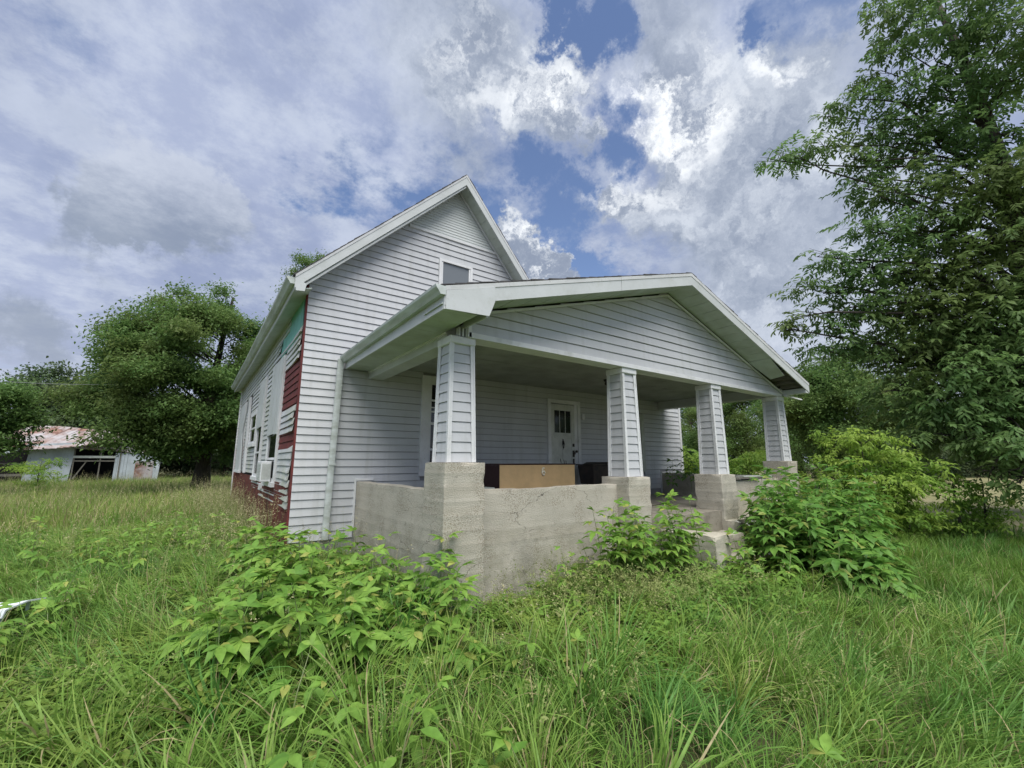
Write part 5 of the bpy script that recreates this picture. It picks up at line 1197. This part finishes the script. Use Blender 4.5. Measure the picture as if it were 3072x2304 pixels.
# ------------------------------------------------------------------ barn
def barn():
    d0 = 44.; A = at(88, 1386, d0); B_ = at(470, 1386, d0); ux = Vector((B_.x-A.x, B_.y-A.y, 0)).normalized(); uy = Vector((-ux.y, ux.x, 0))
    if uy.dot(FH) < 0: uy = -uy
    rz = math.atan2(ux.y, ux.x); root = tag(empty('barn', (A.x, A.y, 0), rz), 'sagging tin-clad barn with a rusty roof beyond the meadow at left', 'barn')
    # local frame: x along the front, y away
    H0 = 3.1; root.scale = (.49, .8, 1)
    mb = MB()
    for i in range(14):
        x = -.5+i*.32; lean_ = .5*(1-i/14); mb.prism([(x, -.02*(i % 2), .0), (x+.315, -.02*(i % 2), 0), (x+.315+.35, -.02*(i % 2), H0-.35+.1*i/14*2), (x+.35, -.02*(i % 2), H0-.38+.1*i/14*2)], (0, .03, 0)); mb.obj('tin_sheet', 'tin', root); mb = MB()
    # roof front slope: ridge and eave, tin strips
    for i in range(24):
        xr = -1.7+i*.62; xe = -5.6+i*.62; sag_ = .10*math.sin(i*.35)
        MB().prism([(xe, -1.0, 1.95+sag_*.5+i*.045), (xe+.6, -1.0, 1.95+sag_*.5+i*.045), (xr+.6, 6.0, 4.15+sag_), (xr, 6.0, 4.15+sag_)], (0, 0, .035+.01*(i % 2))).obj('roof_sheet', 'rust', root)
    MB().prism([(-1.6, 6.05, 4.1), (13, 6.05, 4.1), (13, 11, 2.4), (-1.6, 11, 2.4)], (0, 0, .05)).obj('back_roof', 'rust', root)
    MB().prism([(-3.6, -1.12, 1.62), (-3.5, -1.12, 1.85), (-.1, -1.06, 2.75), (-.2, -1.06, 2.55)], (0, .05, 0)).obj('eave_board', 'tin', root)
    MB().box(-6, 12.6, 6.5, 6.6, 0, 3.6).obj('inner_wall', 'black', root)  # painted black to stand in for the shade inside the open bay
    MB().box(-6.2, -5.9, -.8, 6.5, 0, 1.9).obj('end_wall', 'old_wood', root)
    for x in (-5.5, -3.2, 4.2, 7.0, 9.2): MB().box(x, x+.16, -.1, .06, 0, 2.6).obj('post', 'old_wood', root)
    for (x0, x1, z_, hh) in ((4.2, 8.7, 1.83, .16), (4.2, 8.7, 1.58, .09), (-5.6, -.5, 1.35, .13), (-4.6, -.4, .62, .16)): MB().box(x0, x1, -.16, -.10, z_, z_+hh).obj('rail', 'frame' if z_ > 1.6 else 'old_wood', root)
    MB().prism([(4.4, -.1, .4), (4.55, -.1, .35), (5.7, -.1, 1.6), (5.6, -.1, 1.65)], (0, .08, 0)).obj('brace', 'old_wood', root)
    MB().prism([(4.0, -.2, 2.5), (13.0, -.2, 2.15), (13.0, 5.9, 3.9), (4.0, 5.9, 3.9)], (0, 0, .05)).obj('lean_to_roof', 'rust', root)
    for i in range(4): MB().box(8.7+i*.36, 9.04+i*.36, -.05-.02*(i % 2), 0, 0, 2.2).obj('tin_sheet', 'tin', root)
    MB().prism([(10.15, -.05, 0), (14.0, -.05, 0), (14.1, -.05, 1.75), (13.5, -.05, 2.2), (10.15, -.05, 2.5)], (0, .05, 0)).obj('tin_wall', 'tin', root)
    MB().box(11.1, 13.3, -.10, -.051, .2, 1.62).obj('rusty_door', 'rust', root)
barn()
# cables sagging across the left background
def cable(a, b, sag_, label, r_=.012):
    a, b = Vector(a), Vector(b); n_ = 14; MBc = MB(); MBc.tube([a.lerp(b, i/n_)-ZU*sag_*4*(i/n_)*(1-i/n_) for i in range(n_+1)], r_, 4); tag(MBc.obj('cable', 'cable'), label, 'cable')
cable(at(-150, 1130, 30), at(760, 1120, 25), .45, 'thin utility cable sagging in front of the left trees', .009)
cable(at(2300, 1300, 36), at(3150, 1290, 34), .3, 'thin utility cable crossing the trees right of the porch', .008)
# tyre at the left edge and pale sheet in the grass
def tyre():
    p = at(-62, 1487, 14.5); root = tag(empty('tyre', (p.x, p.y, gz(p.x, p.y))), 'black tyre standing in the weeds at the extreme left edge', 'tyre'); Rr, rr = .42, .12
    v = []; f = []; U, V_ = 28, 12; ax1 = Vector((RT.x, RT.y, 0)); ax3 = Vector((FH.x, FH.y, 0))
    for i in range(U):
        a = 2*math.pi*i/U
        for j in range(V_):
            b_ = 2*math.pi*j/V_; q = (Rr-rr)+rr*math.cos(b_)*(1.0 if abs(math.cos(b_)) < .9 else .95); v.append(tuple(ax1*q*math.cos(a)+ZU*(q*math.sin(a)+Rr)+ax3*rr*.9*math.sin(b_)))
    for i in range(U):
        for j in range(V_): f.append((i*V_+j, i*V_+(j+1) % V_, ((i+1) % U)*V_+(j+1) % V_, ((i+1) % U)*V_+j))
    o = linkmesh('tread', mesh_from('tread', v, f, ['rubber']), root)
    for s_ in (1,): MB().tube([ax3*-.05+ZU*Rr, ax3*.05+ZU*Rr], [.22, .22], 14).obj('rim', 'metal', root)
    MB().tube([ax3*.0+ZU*Rr, ax3*.02+ZU*.0], [.05, .05], 6).obj('axle_stand', 'metal', root)
tyre()
def sheet():
    p = at(10, 1652, 6.0); c0 = Vector((p.x, p.y, 0)); ax1 = Vector((RT.x, RT.y, 0)); ax3 = Vector((FH.x, FH.y, 0)); mb = MB(); n_ = 12; loops = []
    for i in range(n_+1):
        t = i/n_; x = -.9+1.18*t; top = .36+.03*math.sin(t*7)-.02*t; c = c0+ax1*x; w_ = .17
        loops.append([c-ax3*w_+ZU*(top-.07), c-ax3*(w_-.02)+ZU*(top-.01), c+ax3*.02+ZU*(top+.015*math.sin(i*1.7)), c+ax3*w_+ZU*(top-.005), c+ax3*w_+ZU*(top-.015), c+ax3*.02+ZU*(top-.012+.015*math.sin(i*1.7)), c-ax3*(w_-.03)+ZU*(top-.022), c-ax3*(w_-.01)+ZU*(top-.075)])
    mb.loft(loops)
    for x_, y_ in ((-.8, -.12), (-.8, .12), (.2, -.1), (.2, .1)): mb.box(c0.x+ax1.x*x_+ax3.x*y_-.012, c0.x+ax1.x*x_+ax3.x*y_+.012, c0.y+ax1.y*x_+ax3.y*y_-.012, c0.y+ax1.y*x_+ax3.y*y_+.012, -.05, .345)
    tag(mb.obj('plastic_lid', 'white'), 'pale bluish plastic lid half buried in the tall grass at the left edge', 'lid')
sheet()
